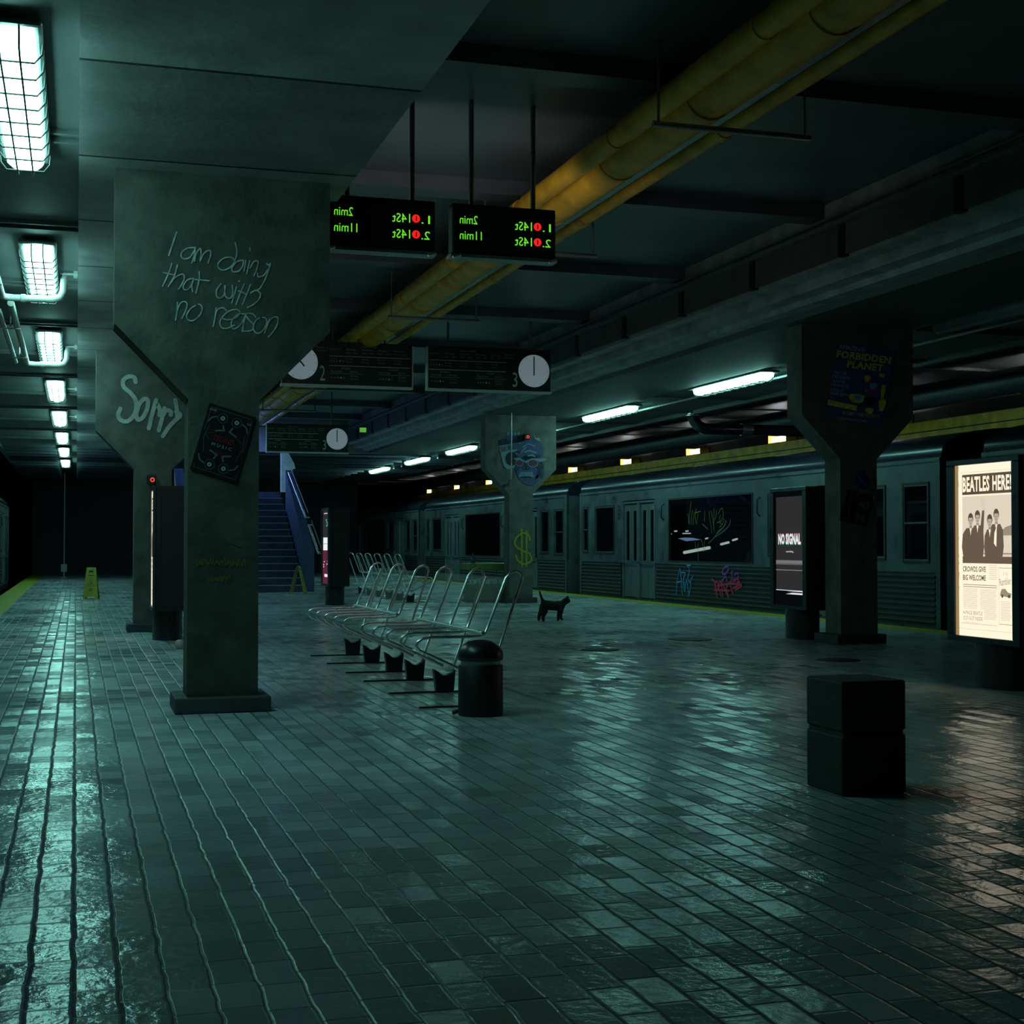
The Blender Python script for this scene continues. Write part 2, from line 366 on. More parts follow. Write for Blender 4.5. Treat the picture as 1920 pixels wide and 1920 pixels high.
# chalk text on column 1
cv = lambda x, y: (280+x/6.857, 430+y/6.857)
T1 = [[(350, 35), (250, 335)],
 [(585, 235), (500, 240), (420, 290), (410, 350), (450, 378), (520, 360), (585, 260)], [(590, 230), (580, 330), (545, 435)],
 [(580, 410), (600, 320), (650, 245), (665, 300), (655, 405)], [(655, 405), (700, 310), (770, 270), (790, 320), (755, 435)],
 [(1105, 175), (1125, 280), (1105, 390), (1050, 480), (950, 525), (885, 490), (890, 430), (960, 370), (1050, 360), (1095, 395)],
 [(1195, 395), (1120, 420), (1060, 500), (1080, 545), (1150, 535), (1200, 470), (1210, 400)], [(1240, 400), (1215, 540)], [(1290, 405), (1250, 575)], [(1290, 240), (1296, 275)],
 [(1295, 500), (1340, 420), (1395, 410), (1390, 480), (1345, 600)], [(1390, 560), (1400, 610), (1470, 590), (1520, 520)], [(1510, 440), (1530, 460), (1555, 445), (1520, 560), (1480, 660), (1420, 760), (1370, 790)],
 [(290, 440), (240, 580), (170, 730)], [(180, 555), (330, 590)], [(360, 460), (320, 600), (245, 735)], [(245, 735), (320, 630), (420, 575), (450, 620), (420, 700), (375, 770)],
 [(560, 630), (490, 650), (440, 720), (445, 770), (500, 770), (555, 690)], [(570, 635), (545, 720), (555, 800)], [(640, 545), (640, 640), (600, 820)], [(590, 645), (770, 662)],
 [(920, 700), (865, 780), (865, 860), (910, 885), (960, 840), (975, 730)], [(970, 725), (975, 850), (1030, 890), (1070, 840), (1065, 715)], [(1120, 740), (1095, 830), (1060, 945)], [(1150, 670), (1165, 665)],
 [(1220, 705), (1170, 820), (1115, 965)], [(1145, 790), (1240, 830)], [(1300, 710), (1250, 840), (1195, 970)], [(1300, 820), (1370, 785), (1430, 830), (1400, 910), (1330, 970), (1260, 1005)],
 [(360, 940), (355, 1060), (335, 1170)], [(350, 1060), (400, 950), (460, 930), (485, 970), (460, 1060), (420, 1145)],
 [(620, 970), (540, 1010), (480, 1100), (500, 1165), (570, 1170), (650, 1100), (680, 1020), (650, 965), (600, 975)],
 [(860, 1010), (845, 1130), (820, 1250)], [(845, 1110), (880, 1030), (950, 1010), (990, 1045)],
 [(935, 1145), (1020, 1165), (1120, 1130), (1165, 1065), (1110, 1030), (1010, 1060), (930, 1140), (905, 1210), (940, 1270), (1010, 1270), (1090, 1230)],
 [(1230, 1090), (1140, 1090), (1060, 1180), (1060, 1260), (1110, 1275), (1190, 1200), (1240, 1095)], [(1240, 1095), (1215, 1200), (1195, 1310)],
 [(1370, 1135), (1330, 1090), (1240, 1085), (1270, 1150), (1340, 1230), (1310, 1300), (1200, 1310)],
 [(1440, 1130), (1370, 1170), (1335, 1270), (1380, 1335), (1450, 1310), (1510, 1210), (1490, 1140), (1420, 1130)],
 [(1545, 1150), (1515, 1240), (1480, 1335)], [(1520, 1210), (1580, 1140), (1645, 1130), (1650, 1200), (1610, 1290), (1530, 1385)]]
paint('chalk_writing', C1, T1, cv, lambda u, v: ony(u, v, 9.496), .0085, CHALK, 'pale handwriting that reads I am doing that with no reason')
SCR = mat('faint_yellow_scrawl', (.16, .12, .01), .8)
cv = lambda x, y: (340+x/12., 780+y/4.)
def tagstrokes(x0, x1, ytop, ybot, n, seed):
    r = random.Random(seed); out = []
    for i in range(n):
        x = x0+(x1-x0)*(i+.5)/n; w_ = (x1-x0)/n
        out.append([(x-w_*.3, ytop+r.random()*(ybot-ytop)*.4), (x-w_*.2+r.random()*w_*.3, ybot-r.random()*(ybot-ytop)*.2), (x+w_*.3, ytop+r.random()*(ybot-ytop)*.5), (x+w_*.5, ybot-r.random()*(ybot-ytop)*.4)])
    return out
ident = lambda x, y: (x, y)
paint('scrawl', C1, tagstrokes(366, 460, 1046, 1062, 9, 3), ident, lambda u, v: ony(u, v, 9.496), .006, SCR, 'faint yellow scrawl')
paint('scrawl', C1, tagstrokes(388, 432, 1078, 1092, 5, 5), ident, lambda u, v: ony(u, v, 9.496), .006, SCR, 'second line of faint yellow scrawl')
paint('scratch', C1, [[(421, 1016), (436, 1019), (452, 1025)]], ident, lambda u, v: ony(u, v, 9.496), .006, STEEL)
# Sorry
cv = lambda x, y: (200+x/7.3875, 650+y/7.3875)
SP = mat('white_spray', (.48, .50, .48), .8, var=.35, vscale=6)
paint('spray_writing', C2, [[(400, 490), (380, 425), (300, 415), (230, 470), (240, 560), (330, 640), (400, 740), (410, 860), (370, 960), (280, 1035), (190, 1010), (160, 940), (190, 860)],
  [(420, 900), (450, 800), (510, 730), (570, 740), (560, 860), (500, 980), (430, 1010), (410, 930)],
  [(685, 740), (640, 900), (585, 1130)], [(650, 860), (690, 790), (735, 870), (730, 950)],
  [(800, 850), (770, 980), (720, 1160)], [(780, 950), (830, 880), (885, 900), (890, 945)],
  [(950, 740), (970, 850), (975, 960)], [(1015, 960), (930, 1040), (850, 1130), (780, 1240)], [(960, 900), (1010, 930), (1015, 970)]],
  cv, lambda u, v: ony(u, v, 18.494), .052, SP, 'white sprayed word Sorry')
# dollar
DOL = mat('yellow_spray', (.33, .36, .03), .7)
cv = lambda x, y: (960+x/4., 780+y/4.)
paint('dollar_sign', C3, [[(135, 930), (120, 890), (75, 880), (30, 920), (25, 970), (75, 1010), (130, 1030), (145, 1080), (100, 1110), (50, 1090), (28, 1045)],
  [(72, 850), (75, 1125)], [(110, 865), (108, 1125)]], cv, lambda u, v: ony(u, v, 25.594), .035, DOL, 'yellow sprayed dollar sign')

# painted gorilla with a radio, filled shapes on the column head
GB = mat('mural_blue', (0.050, 0.068, 0.170), .7); GD = mat('mural_dark', (0.016, 0.022, 0.060), .7); GL = mat('mural_light', (0.160, 0.220, 0.340), .7)
GT = mat('mural_teal', (0.170, 0.290, 0.320), .7); GR = mat('mural_red', (0.120, 0.018, 0.045), .7); GP = mat('mural_pink', (0.180, 0.090, 0.140), .7); GK = mat('mural_black', (.008, .01, .014), .7)
def G(x, y, d=0): return ony(880+x/9.6, 780+y/9.6, 25.594-d)
def ell(cx, cy, rx, ry, n=28, rot=0., d=0.):
    return [G(cx+rx*math.cos(a)*math.cos(rot)-ry*math.sin(a)*math.sin(rot), cy+rx*math.cos(a)*math.sin(rot)+ry*math.sin(a)*math.cos(rot), d) for a in [2*math.pi*k/n for k in range(n)]]
p = MB()
p.poly([G(x, y, 0) for x, y in ((520, 430), (700, 400), (940, 420), (930, 600), (880, 700), (860, 900), (700, 960), (620, 940), (560, 700))], GD)
p.poly([G(x, y, .001) for x, y in ((530, 540), (930, 470), (920, 600), (860, 700), (860, 900), (760, 950), (680, 960), (620, 900))], GT)
p.poly(ell(760, 770, 115, 125, d=.002), GK)
p.poly([G(x, y, .002) for x, y in ((545, 560), (660, 540), (670, 630), (580, 655))], GP)
p.poly([G(x, y, .002) for x, y in ((680, 530), (900, 480), (905, 590), (690, 620))], GB)
for k in range(4): p.poly(ell(700+k*62, 355-abs(k-1.6)*-12, 34, 75, rot=-.15, d=.002), GB); p.poly(ell(700+k*62, 320, 20, 34, d=.003), GL)
p.poly(ell(1100, 640, 240, 230, d=.003), GB); p.poly(ell(1080, 930, 260, 230, d=.003), GD); p.poly(ell(1090, 1120, 160, 130, d=.003), GB)
for pts in (((960, 560), (1060, 500), (1180, 540)), ((930, 660), (1000, 580), (1020, 570)), ((1000, 650), (1080, 620), (1200, 660)), ((1060, 720), (1120, 700), (1180, 730))):
    p.stroke([G(x, y, .005) for x, y in pts], .022, (0, -1, 0), GL if pts[0][0] < 1000 else GT)
p.poly([G(x, y, .005) for x, y in ((785, 760), (900, 748), (1010, 815), (1120, 760), (1385, 765), (1375, 800), (1260, 830), (1225, 800), (1120, 790), (1020, 850), (930, 790), (840, 800))], GL)
for c_ in ((900, 845, 72, 62), (1145, 850, 98, 72)): p.poly(ell(*c_, d=.0045), GL)
p.poly([G(x, y, .0042) for x, y in ((930, 900), (1120, 890), (1230, 960), (1200, 1100), (1060, 1200), (900, 1150), (850, 1020))], GB)
for c_ in ((870, 650, 60, 22), (1220, 720, 70, 25), (1270, 1000, 40, 90)): p.poly(ell(*c_, d=.0041), GD)
for x_ in (800, 1310, 1330, 1290): p.stroke([G(x_, 960, .0044), G(x_+20, 1040, .0044), G(x_-10, 1120, .0044)], .014, (0, -1, 0), GB)
p.poly(ell(900, 845, 62, 52, d=.006), GR); p.poly(ell(1145, 850, 85, 60, d=.006), GR)
p.poly(ell(1020, 935, 75, 38, d=.006), GK); p.poly(ell(985, 935, 24, 12, d=.007), GB); p.poly(ell(1060, 935, 24, 12, d=.007), GB)
p.poly([G(x, y, .006) for x, y in ((915, 1010), (1130, 1005), (1165, 1090), (1080, 1130), (960, 1130), (885, 1090))], GL)
p.poly(ell(1020, 1105, 110, 22, d=.007), GK)
for k in range(5): p.stroke([G(930+k*42, 1020, .007), G(925+k*44, 1075, .007)], .008, (0, -1, 0), GB)
p.poly([G(x, y, .004) for x, y in ((1150, 310), (1190, 390), (1260, 390), (1280, 460), (1180, 420))], GT)
p.stroke([G(500, 690, .001), G(470, 800, .001), G(490, 900, .001)], .03, (0, -1, 0), GB)
o = p.build('mural', C3); o['label'] = 'blue painted gorilla head in red sunglasses holding a radio'

# ================================================================== POSTERS
def quadplane(corners, yp):
    tl, tr, bl = [ony(*c, yp) for c in corners]; ex = tr-tl; ez = tl-bl
    return Plane(bl, ex, ez, (0, -1, 0)), ex.length, ez.length
pl, W, H = quadplane(((393, 755), (480, 783), (356, 880)), 9.488)
PB = mat('poster_black', (.012, .01, .013), .35); PW = mat('poster_white', (.30, .33, .33), .6); PR = mat('poster_red', (.30, .008, .015), .5); PG = mat('poster_grey', (.10, .11, .12), .6)
p = MB(); p.poly([pl.P(0, 0), pl.P(W, 0), pl.P(W, H), pl.P(0, H)], PB)
p.add([pl.P(0, 0, -.006), pl.P(W, 0, -.006), pl.P(W, H, -.006), pl.P(0, H, -.006), pl.P(0, 0), pl.P(W, 0), pl.P(W, H), pl.P(0, H)], [(0, 1, 5, 4), (1, 2, 6, 5), (2, 3, 7, 6), (3, 0, 4, 7)], PB)
def ln(p, pl, pts, wd, m, d=.002): p.stroke([pl.P(a, b_, d) for a, b_ in pts], wd, pl.n, m)
for seg in (((.07, .95), (.93, .95)), ((.07, .95), (.05, .60)), ((.95, .93), (.95, .45)), ((.05, .12), (.05, .05), (.95, .05), (.95, .14))): ln(p, pl, [(a*W, c*H) for a, c in seg], .0025, PG)
def ring(p, pl, cx, cy, r, wd, m, n=14, d=.002, sy=1.): ln(p, pl, [(cx+r*math.cos(6.2832*k/n), cy+r*sy*math.sin(6.2832*k/n)) for k in range(n+1)], wd, m, d)
for sx in (-1, 1):
    for cy, s_ in ((.84, 1), (.15, -1)):
        cx = (.5+sx*.15)*W; ring(p, pl, cx, cy*H, .032, .003, PG); ring(p, pl, cx, cy*H, .010, .010, PW)
        ln(p, pl, [(cx+sx*.04, cy*H), (cx+sx*.07, (cy-s_*.03)*H), (cx+sx*.085, (cy-s_*.10)*H)], .009, PG)
        ln(p, pl, [((.5+sx*.1)*W, (cy-s_*.1)*H), ((.5+sx*.06)*W, (cy-s_*.16)*H), ((.5+sx*.22)*W, (cy-s_*.2)*H)], .011, PG)
    ln(p, pl, [((.5+sx*.38)*W, .70*H), ((.5+sx*.42)*W, .5*H), ((.5+sx*.34)*W, .30*H)], .0025, PG); ln(p, pl, [((.5+sx*.22)*W, .62*H), ((.5+sx*.40)*W, .56*H), ((.5+sx*.30)*W, .5*H)], .002, PG)
p.text('TECHNO', pl, .28*W, .50*H, .42*W, .085*H, PR, .003); p.text('M U S I C', pl, .28*W, .425*H, .42*W, .045*H, PW, .003)
p.text('CLUB NIGHT', pl, .34*W, .33*H, .28*W, .035*H, PR, .003)
p.text('SOUND', pl, .04*W, .905*H, .15*W, .03*H, PW, .003); p.text('DJ', pl, .05*W, .865*H, .12*W, .03*H, PR, .003)
p.text('16', pl, .86*W, .90*H, .08*W, .03*H, PR, .003); p.text('03', pl, .86*W, .855*H, .08*W, .03*H, PW, .003)
tag(p.build('poster'), 'tilted black techno music poster in red and white on the nearest column', 'poster')

pl, W, H = quadplane(((1570, 641), (1679, 655), (1548, 778)), 13.985)
FB = mat('poster_navy', (0.045, 0.112, 0.270), .5); FY = mat('poster_yellow', (0.900, 0.765, 0.090), .6, var=.3, vscale=20); FW = mat('poster_pale', (0.540, 0.675, 0.855), .6); FC = mat('poster_cyan', (0.090, 0.540, 0.950), .5); FM = mat('poster_magenta', (0.360, 0.054, 0.225), .5)
p = MB(); p.poly([pl.P(a*W, c*H) for a, c in ((0, 0), (.4, -.06), (.95, -.10), (1, .5), (1, 1), (0, 1), (-.01, .5))], FB)
p.text('AMAZING!', pl, .04*W, .91*H, .44*W, .06*H, FW, .003)
p.text('FORBIDDEN', pl, .02*W, .79*H, .93*W, .10*H, FY, .003, bold=.035); p.text('PLANET', pl, .22*W, .67*H, .62*W, .10*H, FY, .003, bold=.035)
for i, t_ in enumerate(('WALTER', 'PIDGEON', 'ANNE', 'FRANCIS', 'LESLIE', 'NIELSEN')):
    p.text(t_, pl, .02*W, (.565-i*.052-(i//2)*.012)*H, (.22+.07*(i % 2))*W, .04*H, FW, .003)
p.poly([pl.P(a*W, c*H, .002) for a, c in ((-.0, .14), (.5, .10), (.5, .17), (0, .21))], FY)
p.text('ROBBY THE ROBOT', pl, .28*W, .03*H, .62*W, .05*H, FY, .003)
p.text('CINEMASCOPE', pl, .2*W, -.04*H, .5*W, .03*H, FW, .003)
for cx, cy, rx, ry, m_ in ((.60, .55, .05, .055, FY), (.70, .44, .12, .10, FM), (.72, .46, .06, .05, FC), (.64, .40, .05, .04, FC), (.48, .27, .14, .07, FY), (.50, .28, .07, .04, FC), (.90, .40, .035, .12, FY), (.92, .22, .06, .10, FY), (.72, .12, .07, .05, FY), (.84, .62, .05, .03, FY), (.70, .25, .10, .08, PB)):
    p.poly([pl.P((cx+rx*math.cos(a)*(1+.2*math.sin(3*a)))*W, (cy+ry*math.sin(a)*(1+.15*math.cos(2*a)))*H, .002+.0003*cx) for a in [6.283*k/18 for k in range(18)]], m_)
tag(p.build('poster'), 'faded navy and yellow science fiction film poster on the head of the right column', 'poster')

pl, W, H = quadplane(((1590, 918), (1640, 930), (1572, 975)), 13.985)
p = MB(); p.poly([pl.P(0, 0), pl.P(W, 0), pl.P(W, H), pl.P(0, H)], PB)
p.text('HACK', pl, .55*W, .55*H, .38*W, .22*H, PW, .002); ln(p, pl, [(.55*W, .5*H), (.93*W, .5*H)], .003, PW); ln(p, pl, [(.55*W, .42*H), (.93*W, .42*H)], .003, PG)
for k in (0, 1): p.poly([pl.P((.55+k*.2+a)*W, (c)*H, .002) for a, c in ((0, .1), (.16, .1), (.16, .34), (0, .34))], PG)
ln(p, pl, [(.5*W, .98*H), (.35*W, .9*H), (.18*W, .8*H), (.25*W, .6*H), (.2*W, .45*H), (.32*W, .25*H), (.2*W, .08*H)], .012, PG); ln(p, pl, [(.4*W, .15*H), (.32*W, .25*H)], .010, PG)
for a, c in ((.02, .05), (.98, .93)): ln(p, pl, [((a-.02)*W, (c+.06)*H), ((a+.02)*W, (c-.06)*H)], .010, WHITEP, .004)
tag(p.build('flyer'), 'small dark flyer taped at two corners on the shaft of the right column', 'flyer')
BV = mat('sticker_blue', (.01, .05, .22), .5); BV2 = mat('sticker_violet', (.045, .015, .16), .5)
p = MB(); yq = 13.985
p.poly([ony(u, v, yq) for u, v in ((1612, 880), (1620, 880), (1624, 892), (1618, 905), (1612, 914), (1605, 908), (1603, 896), (1606, 886))], BV)
p.poly([ony(u, v, yq-.001) for u, v in ((1618, 884), (1626, 894), (1629, 908), (1622, 918), (1612, 914), (1616, 900))], BV2)
p.stroke([ony(u, v, yq-.003) for u, v in ((1609, 894), (1615, 901), (1624, 910))], .012, (0, -1, 0), GL)
tag(p.build('sticker'), 'torn blue and violet sticker above the taped flyer on the right column', 'sticker')

# ================================================================== AISLE LAMPS
def make_lamp():
    t = thing('caged_lamp', '', 'lamp', (0, 0, 0), 'caged lamps in rows under the aisle ceilings')
    p = MB(); p.box(-.15, .15, -1.27, 1.27, .06, .099, STEEL); p.build('housing', t, bevel=.02)
    prof = []
    L_ = 1.22
    for k in range(9): a = math.pi*k/8; prof.append((-.115*math.cos(a)*1.0, .055-.085*math.sin(a)**.6))
    vs = []; fs = []; ys = [-L_, -L_+.05, -L_+.14, L_-.14, L_-.05, L_]; sc = [.6, .87, 1, 1, .87, .6]
    for y_, s_ in zip(ys, sc):
        for a_, c_ in prof: vs.append((a_*s_, y_, .06-(.06-c_)*s_))
    n = len(prof)
    for i in range(len(ys)-1):
        for k in range(n-1): fs.append((i*n+k, i*n+k+1, (i+1)*n+k+1, (i+1)*n+k))
    p = MB(); p.add(vs, fs, LAMPM, True); p.add(vs[:n], [tuple(range(n))], LAMPM); p.add(vs[-n:], [tuple(range(n))], LAMPM); p.build('diffuser', t)
    p = MB()
    for i in range(9):
        y_ = -1.05+i*2.1/8; p.tube([(-.15, y_, .06), (-.145, y_, .0), (-.11, y_, -.045), (.11, y_, -.045), (.145, y_, 0), (.15, y_, .06)], .0055, CAGE, 6)
    for x_ in (-.045, .045): p.tube([(x_, -1.26, .06), (x_, -1.22, -.03), (x_, -1.1, -.047), (x_, 1.1, -.047), (x_, 1.22, -.03), (x_, 1.26, .06)], .0055, CAGE, 6)
    p.build('cage', t); return t
ORD = ['nearest', 'second', 'third', 'fourth', 'fifth', 'sixth', 'seventh', 'eighth', 'ninth']
proto = make_lamp(); first = True
LY = [8.25, 13.35, 18.35, 23.4, 28.5, 33.7, 38.8, 44.1]
for i, y_ in enumerate(LY):
    o = proto if first else copy_tree(proto); first = False
    o.location = (-.318, y_, ZS-.13); o['label'] = 'bright caged lamp on the left aisle ceiling, %s of its row from the front' % ORD[i].replace('nearest', 'first')
for i, y_ in enumerate([19.35, 24.45, 29.6, 35.0, 39.9, 45.2]):
    o = copy_tree(proto); o.location = (9.36, y_, ZS-.13)
    o['label'] = 'bright caged lamp on the ceiling beside the train, %s in its row from the right' % ORD[i].replace('nearest', 'first')

# ================================================================== PIPES AND DUCTS
def arc(c, r, a0, a1, e1, e2, n=6):
    c, e1, e2 = Vector(c), Vector(e1), Vector(e2)
    return [c+e1*r*math.cos(a0+(a1-a0)*k/n)+e2*r*math.sin(a0+(a1-a0)*k/n) for k in range(n+1)]
PL = 'pale pipes under the left aisle ceiling'
for i, (ya, yb, x_) in enumerate(((4.6, 13.75, -.66), (14.05, 18.75, -.60))):
    z_ = 3.36
    p = MB(); p.tube([(x_, ya, z_)] + [(x_, yb-.1, z_), (x_+.03, yb-.03, z_), (x_+.1, yb, z_), (-.22, yb, z_), (-.16, yb, z_+.02), (-.13, yb, z_+.08), (-.12, yb, ZS)], .032, PIPE, 10)
    p.tube([(x_-.13, ya+.5, z_), (x_-.13, yb-.15, z_)], .026, PIPE, 8); p.tube([(x_+.16, yb, z_), (x_+.2, yb, z_)], .039, PIPE, 10)
    for yy in (ya+1.4, yb-.9): p.tube([(x_-.06, yy, z_-.02), (x_-.06, yy, ZS)], .008, STEEL, 6); p.box(x_-.17, x_+.04, yy-.02, yy+.02, z_-.045, z_-.035, STEEL)
    tag(p.build('ceiling_pipe'), ['pale pipe crossing under the first caged lamp at the left edge', 'pale pipe crossing under the next caged lamp farther along the left aisle'][i], 'pipe', PL)
for y_ in LY[1:5]:
    p = MB(); p.tube([(-.16, y_+.25, ZS-.02), (-.03, y_+.25, ZS-.02)], .012, PIPE, 6); p.box(-.04, -.004, y_+.2, y_+.3, ZS-.05, ZS-.0, PIPE)
    tag(p.build('conduit'), 'thin conduit joining %s caged lamp of the left row to the beam' % {LY[1]: 'the second', LY[2]: 'the third', LY[3]: 'the fourth', LY[4]: 'the fifth'}[y_], 'conduit', 'lamp conduits')
# yellow ducts in the middle
t = thing('yellow_duct', 'fat jointed yellow duct running along the middle ceiling', 'duct', (3.95, 0, 3.98))
p = MB()
y = 2.
while y < 34.5: p.tube([(3.95, y, 4.06), (3.95, y+1.5, 4.06)], .18, YEL, 20); p.tube([(3.95, y+1.5, 4.06), (3.95, y+1.62, 4.06)], .168, YEL, 20); y += 1.62
p.build('pipe_run', t)
p = MB(); y = 2.6
while y < 34.5: p.tube([(3.70, y, 4.03), (3.70, y+2.1, 4.03)], .085, YEL, 14); p.tube([(3.70, y+2.1, 4.03), (3.70, y+2.3, 4.03)], .075, YEL, 14); y += 2.3
o = p.build('side_pipe', t); o['label'] = 'thinner yellow pipe lying against the duct'
p = MB(); p.tube([(4.41, 2, 4.07), (4.41, 35.5, 4.07)], .065, YEL, 12)
y = 3.4
while y < 34.5: p.tube([(4.41, y, 4.07), (4.41, y+.12, 4.07)], .075, YEL, 12); y += 2.9
tag(p.build('yellow_pipe'), 'slim orange yellow pipe beside the fat duct under the ceiling', 'pipe')
p = MB(); p.box(4.217, 4.287, 2, 35.5, 4.03, 4.05, STEEL); p.box(4.217, 4.222, 2, 35.5, 4.03, 4.11, STEEL); p.box(4.282, 4.287, 2, 35.5, 4.03, 4.11, STEEL)
tag(p.build('cable_tray'), 'narrow steel cable tray between the two yellow pipes', 'cable tray')
y = 4.4
HB = 0
while y < 34.5:
    HB += 1
    p = MB(); p.tube([(3.56, y, 3.83), (4.70, y, 3.83)], .022, STEEL, 8)
    for x_ in (3.60, 4.66): p.tube([(x_, y, 3.83), (x_, y, 4.38)], .010, STEEL, 6)
    tag(p.build('duct_hanger'), 'steel hanger bar carrying the yellow ducts, one of the row', 'hanger', 'duct hanger bars'); y += 4.1
# flexible ducts
def flex(name, x_, z_, ya, yb, r, lab, pitch=.09):
    p = MB(); pts = []; rs = []; y = ya
    while y < yb:
        pts += [(x_, y, z_), (x_, y+pitch*.5, z_)]; rs += [r, r*.88]; y += pitch
    p.tube(pts, rs, mat('flex_duct', (.12, .13, .15), .4, metal=.3), 16); tag(p.build(name), lab, 'duct')
flex('corrugated_duct', 13.7, 3.60, 6, 60, .215, 'fat corrugated duct hanging over the far side of the train', .16)
flex('corrugated_duct', 9.10, 3.50, 6, 13.6, .095, 'corrugated hose under the ceiling at the upper right', .07)
p = MB(); p.tube([(9.72, 4, 3.52), (9.72, 30, 3.52)], .018, PIPE, 8)
tag(p.build('conduit'), 'long thin conduit under the right aisle ceiling', 'conduit')
# black glossy crosswise pipe
GP2 = mat('gloss_black_pipe', (.012, .014, .02), .12, coat=.5)
yk = 24.4; z_ = 3.27
p = MB(); p.tube([(11.0, yk, 3.59)] + arc((11.3, yk, z_+.3), .3, math.pi, 1.5*math.pi, (1, 0, 0), (0, 0, 1), 8) + [(14.28, yk, z_)], .105, GP2, 18)
p.tube([(11.0, yk, 3.50), (11.0, yk, 3.525)], .13, STEEL, 18)
p.tube([(12.0, yk, z_), (12.22, yk, z_)], .115, STEEL, 18)
tag(p.build('drain_pipe'), 'glossy black pipe with an elbow crossing over the track', 'pipe')
# yellow trough on the far wall
p = MB(); p.box(14.3, 15.0, Y0, 80, 2.90, 3.08, YELD); p.box(14.33, 15.0, Y0, 80, 3.08, 3.10, BLKM); p.box(14.3, 15.0, Y0, 80, 3.10, 3.27, YELD)
tag(p.build('wall_trough'), 'long yellow double trough along the wall above the train', 'trough')
WL = glow('wall_lamp', (.95, .95, 1.0), 9); WLB = glow('wall_lamp_tube', (.60, .78, 1.0), 15)
wl = [(u, .5*(onx(a, 850, 14.4).y+onx(c, 850, 14.4).y)) for u, (a, c) in enumerate(((1437, 1474), (1283.5, 1312), (1161, 1183), (1063, 1082)))]
ys = [y for _, y in wl]; ys = [ys[0]-8.8, ys[0]-4.4] + ys + [ys[-1]+4.6*k for k in range(1, 5)]
for i, y_ in enumerate(ys):
    t = thing('wall_lamp', 'small bright wall lamp above the yellow trough, number %d from the near end' % (i+1), 'lamp', (14.45, y_, 3.28), 'wall lamps above the trough')
    lab = ('wall lamp at the right edge, above the lit newspaper totem', 'wall lamp behind the head of the right column', 'brightest yellow lit wall lamp, just left of the right column', 'yellow lit wall lamp below the elbow of the black pipe', 'wall lamp second to the right of the gorilla column', 'wall lamp just right of the gorilla column', 'wall lamp just left of the gorilla column', 'wall lamp second to the left of the gorilla column', 'wall lamp third to the left of the gorilla column', 'farthest dim wall lamp above the trough')[i]
    if lab: t['label'] = lab
    p = MB(); p.box(14.42, 14.7, y_-.42, y_+.42, 3.27, 3.30, YEL); p.box(14.66, 14.7, y_-.42, y_+.42, 3.30, 3.47, YEL); p.box(14.42, 14.7, y_-.42, y_-.40, 3.27, 3.47, YEL); p.box(14.42, 14.7, y_+.40, y_+.42, 3.27, 3.47, YEL); p.build('housing', t)
    p = MB()
    for zz in (3.335, 3.40): p.box(14.5, 14.56, y_-.38, y_+.38, zz, zz+.032, WLB)
    p.build('tube', t)

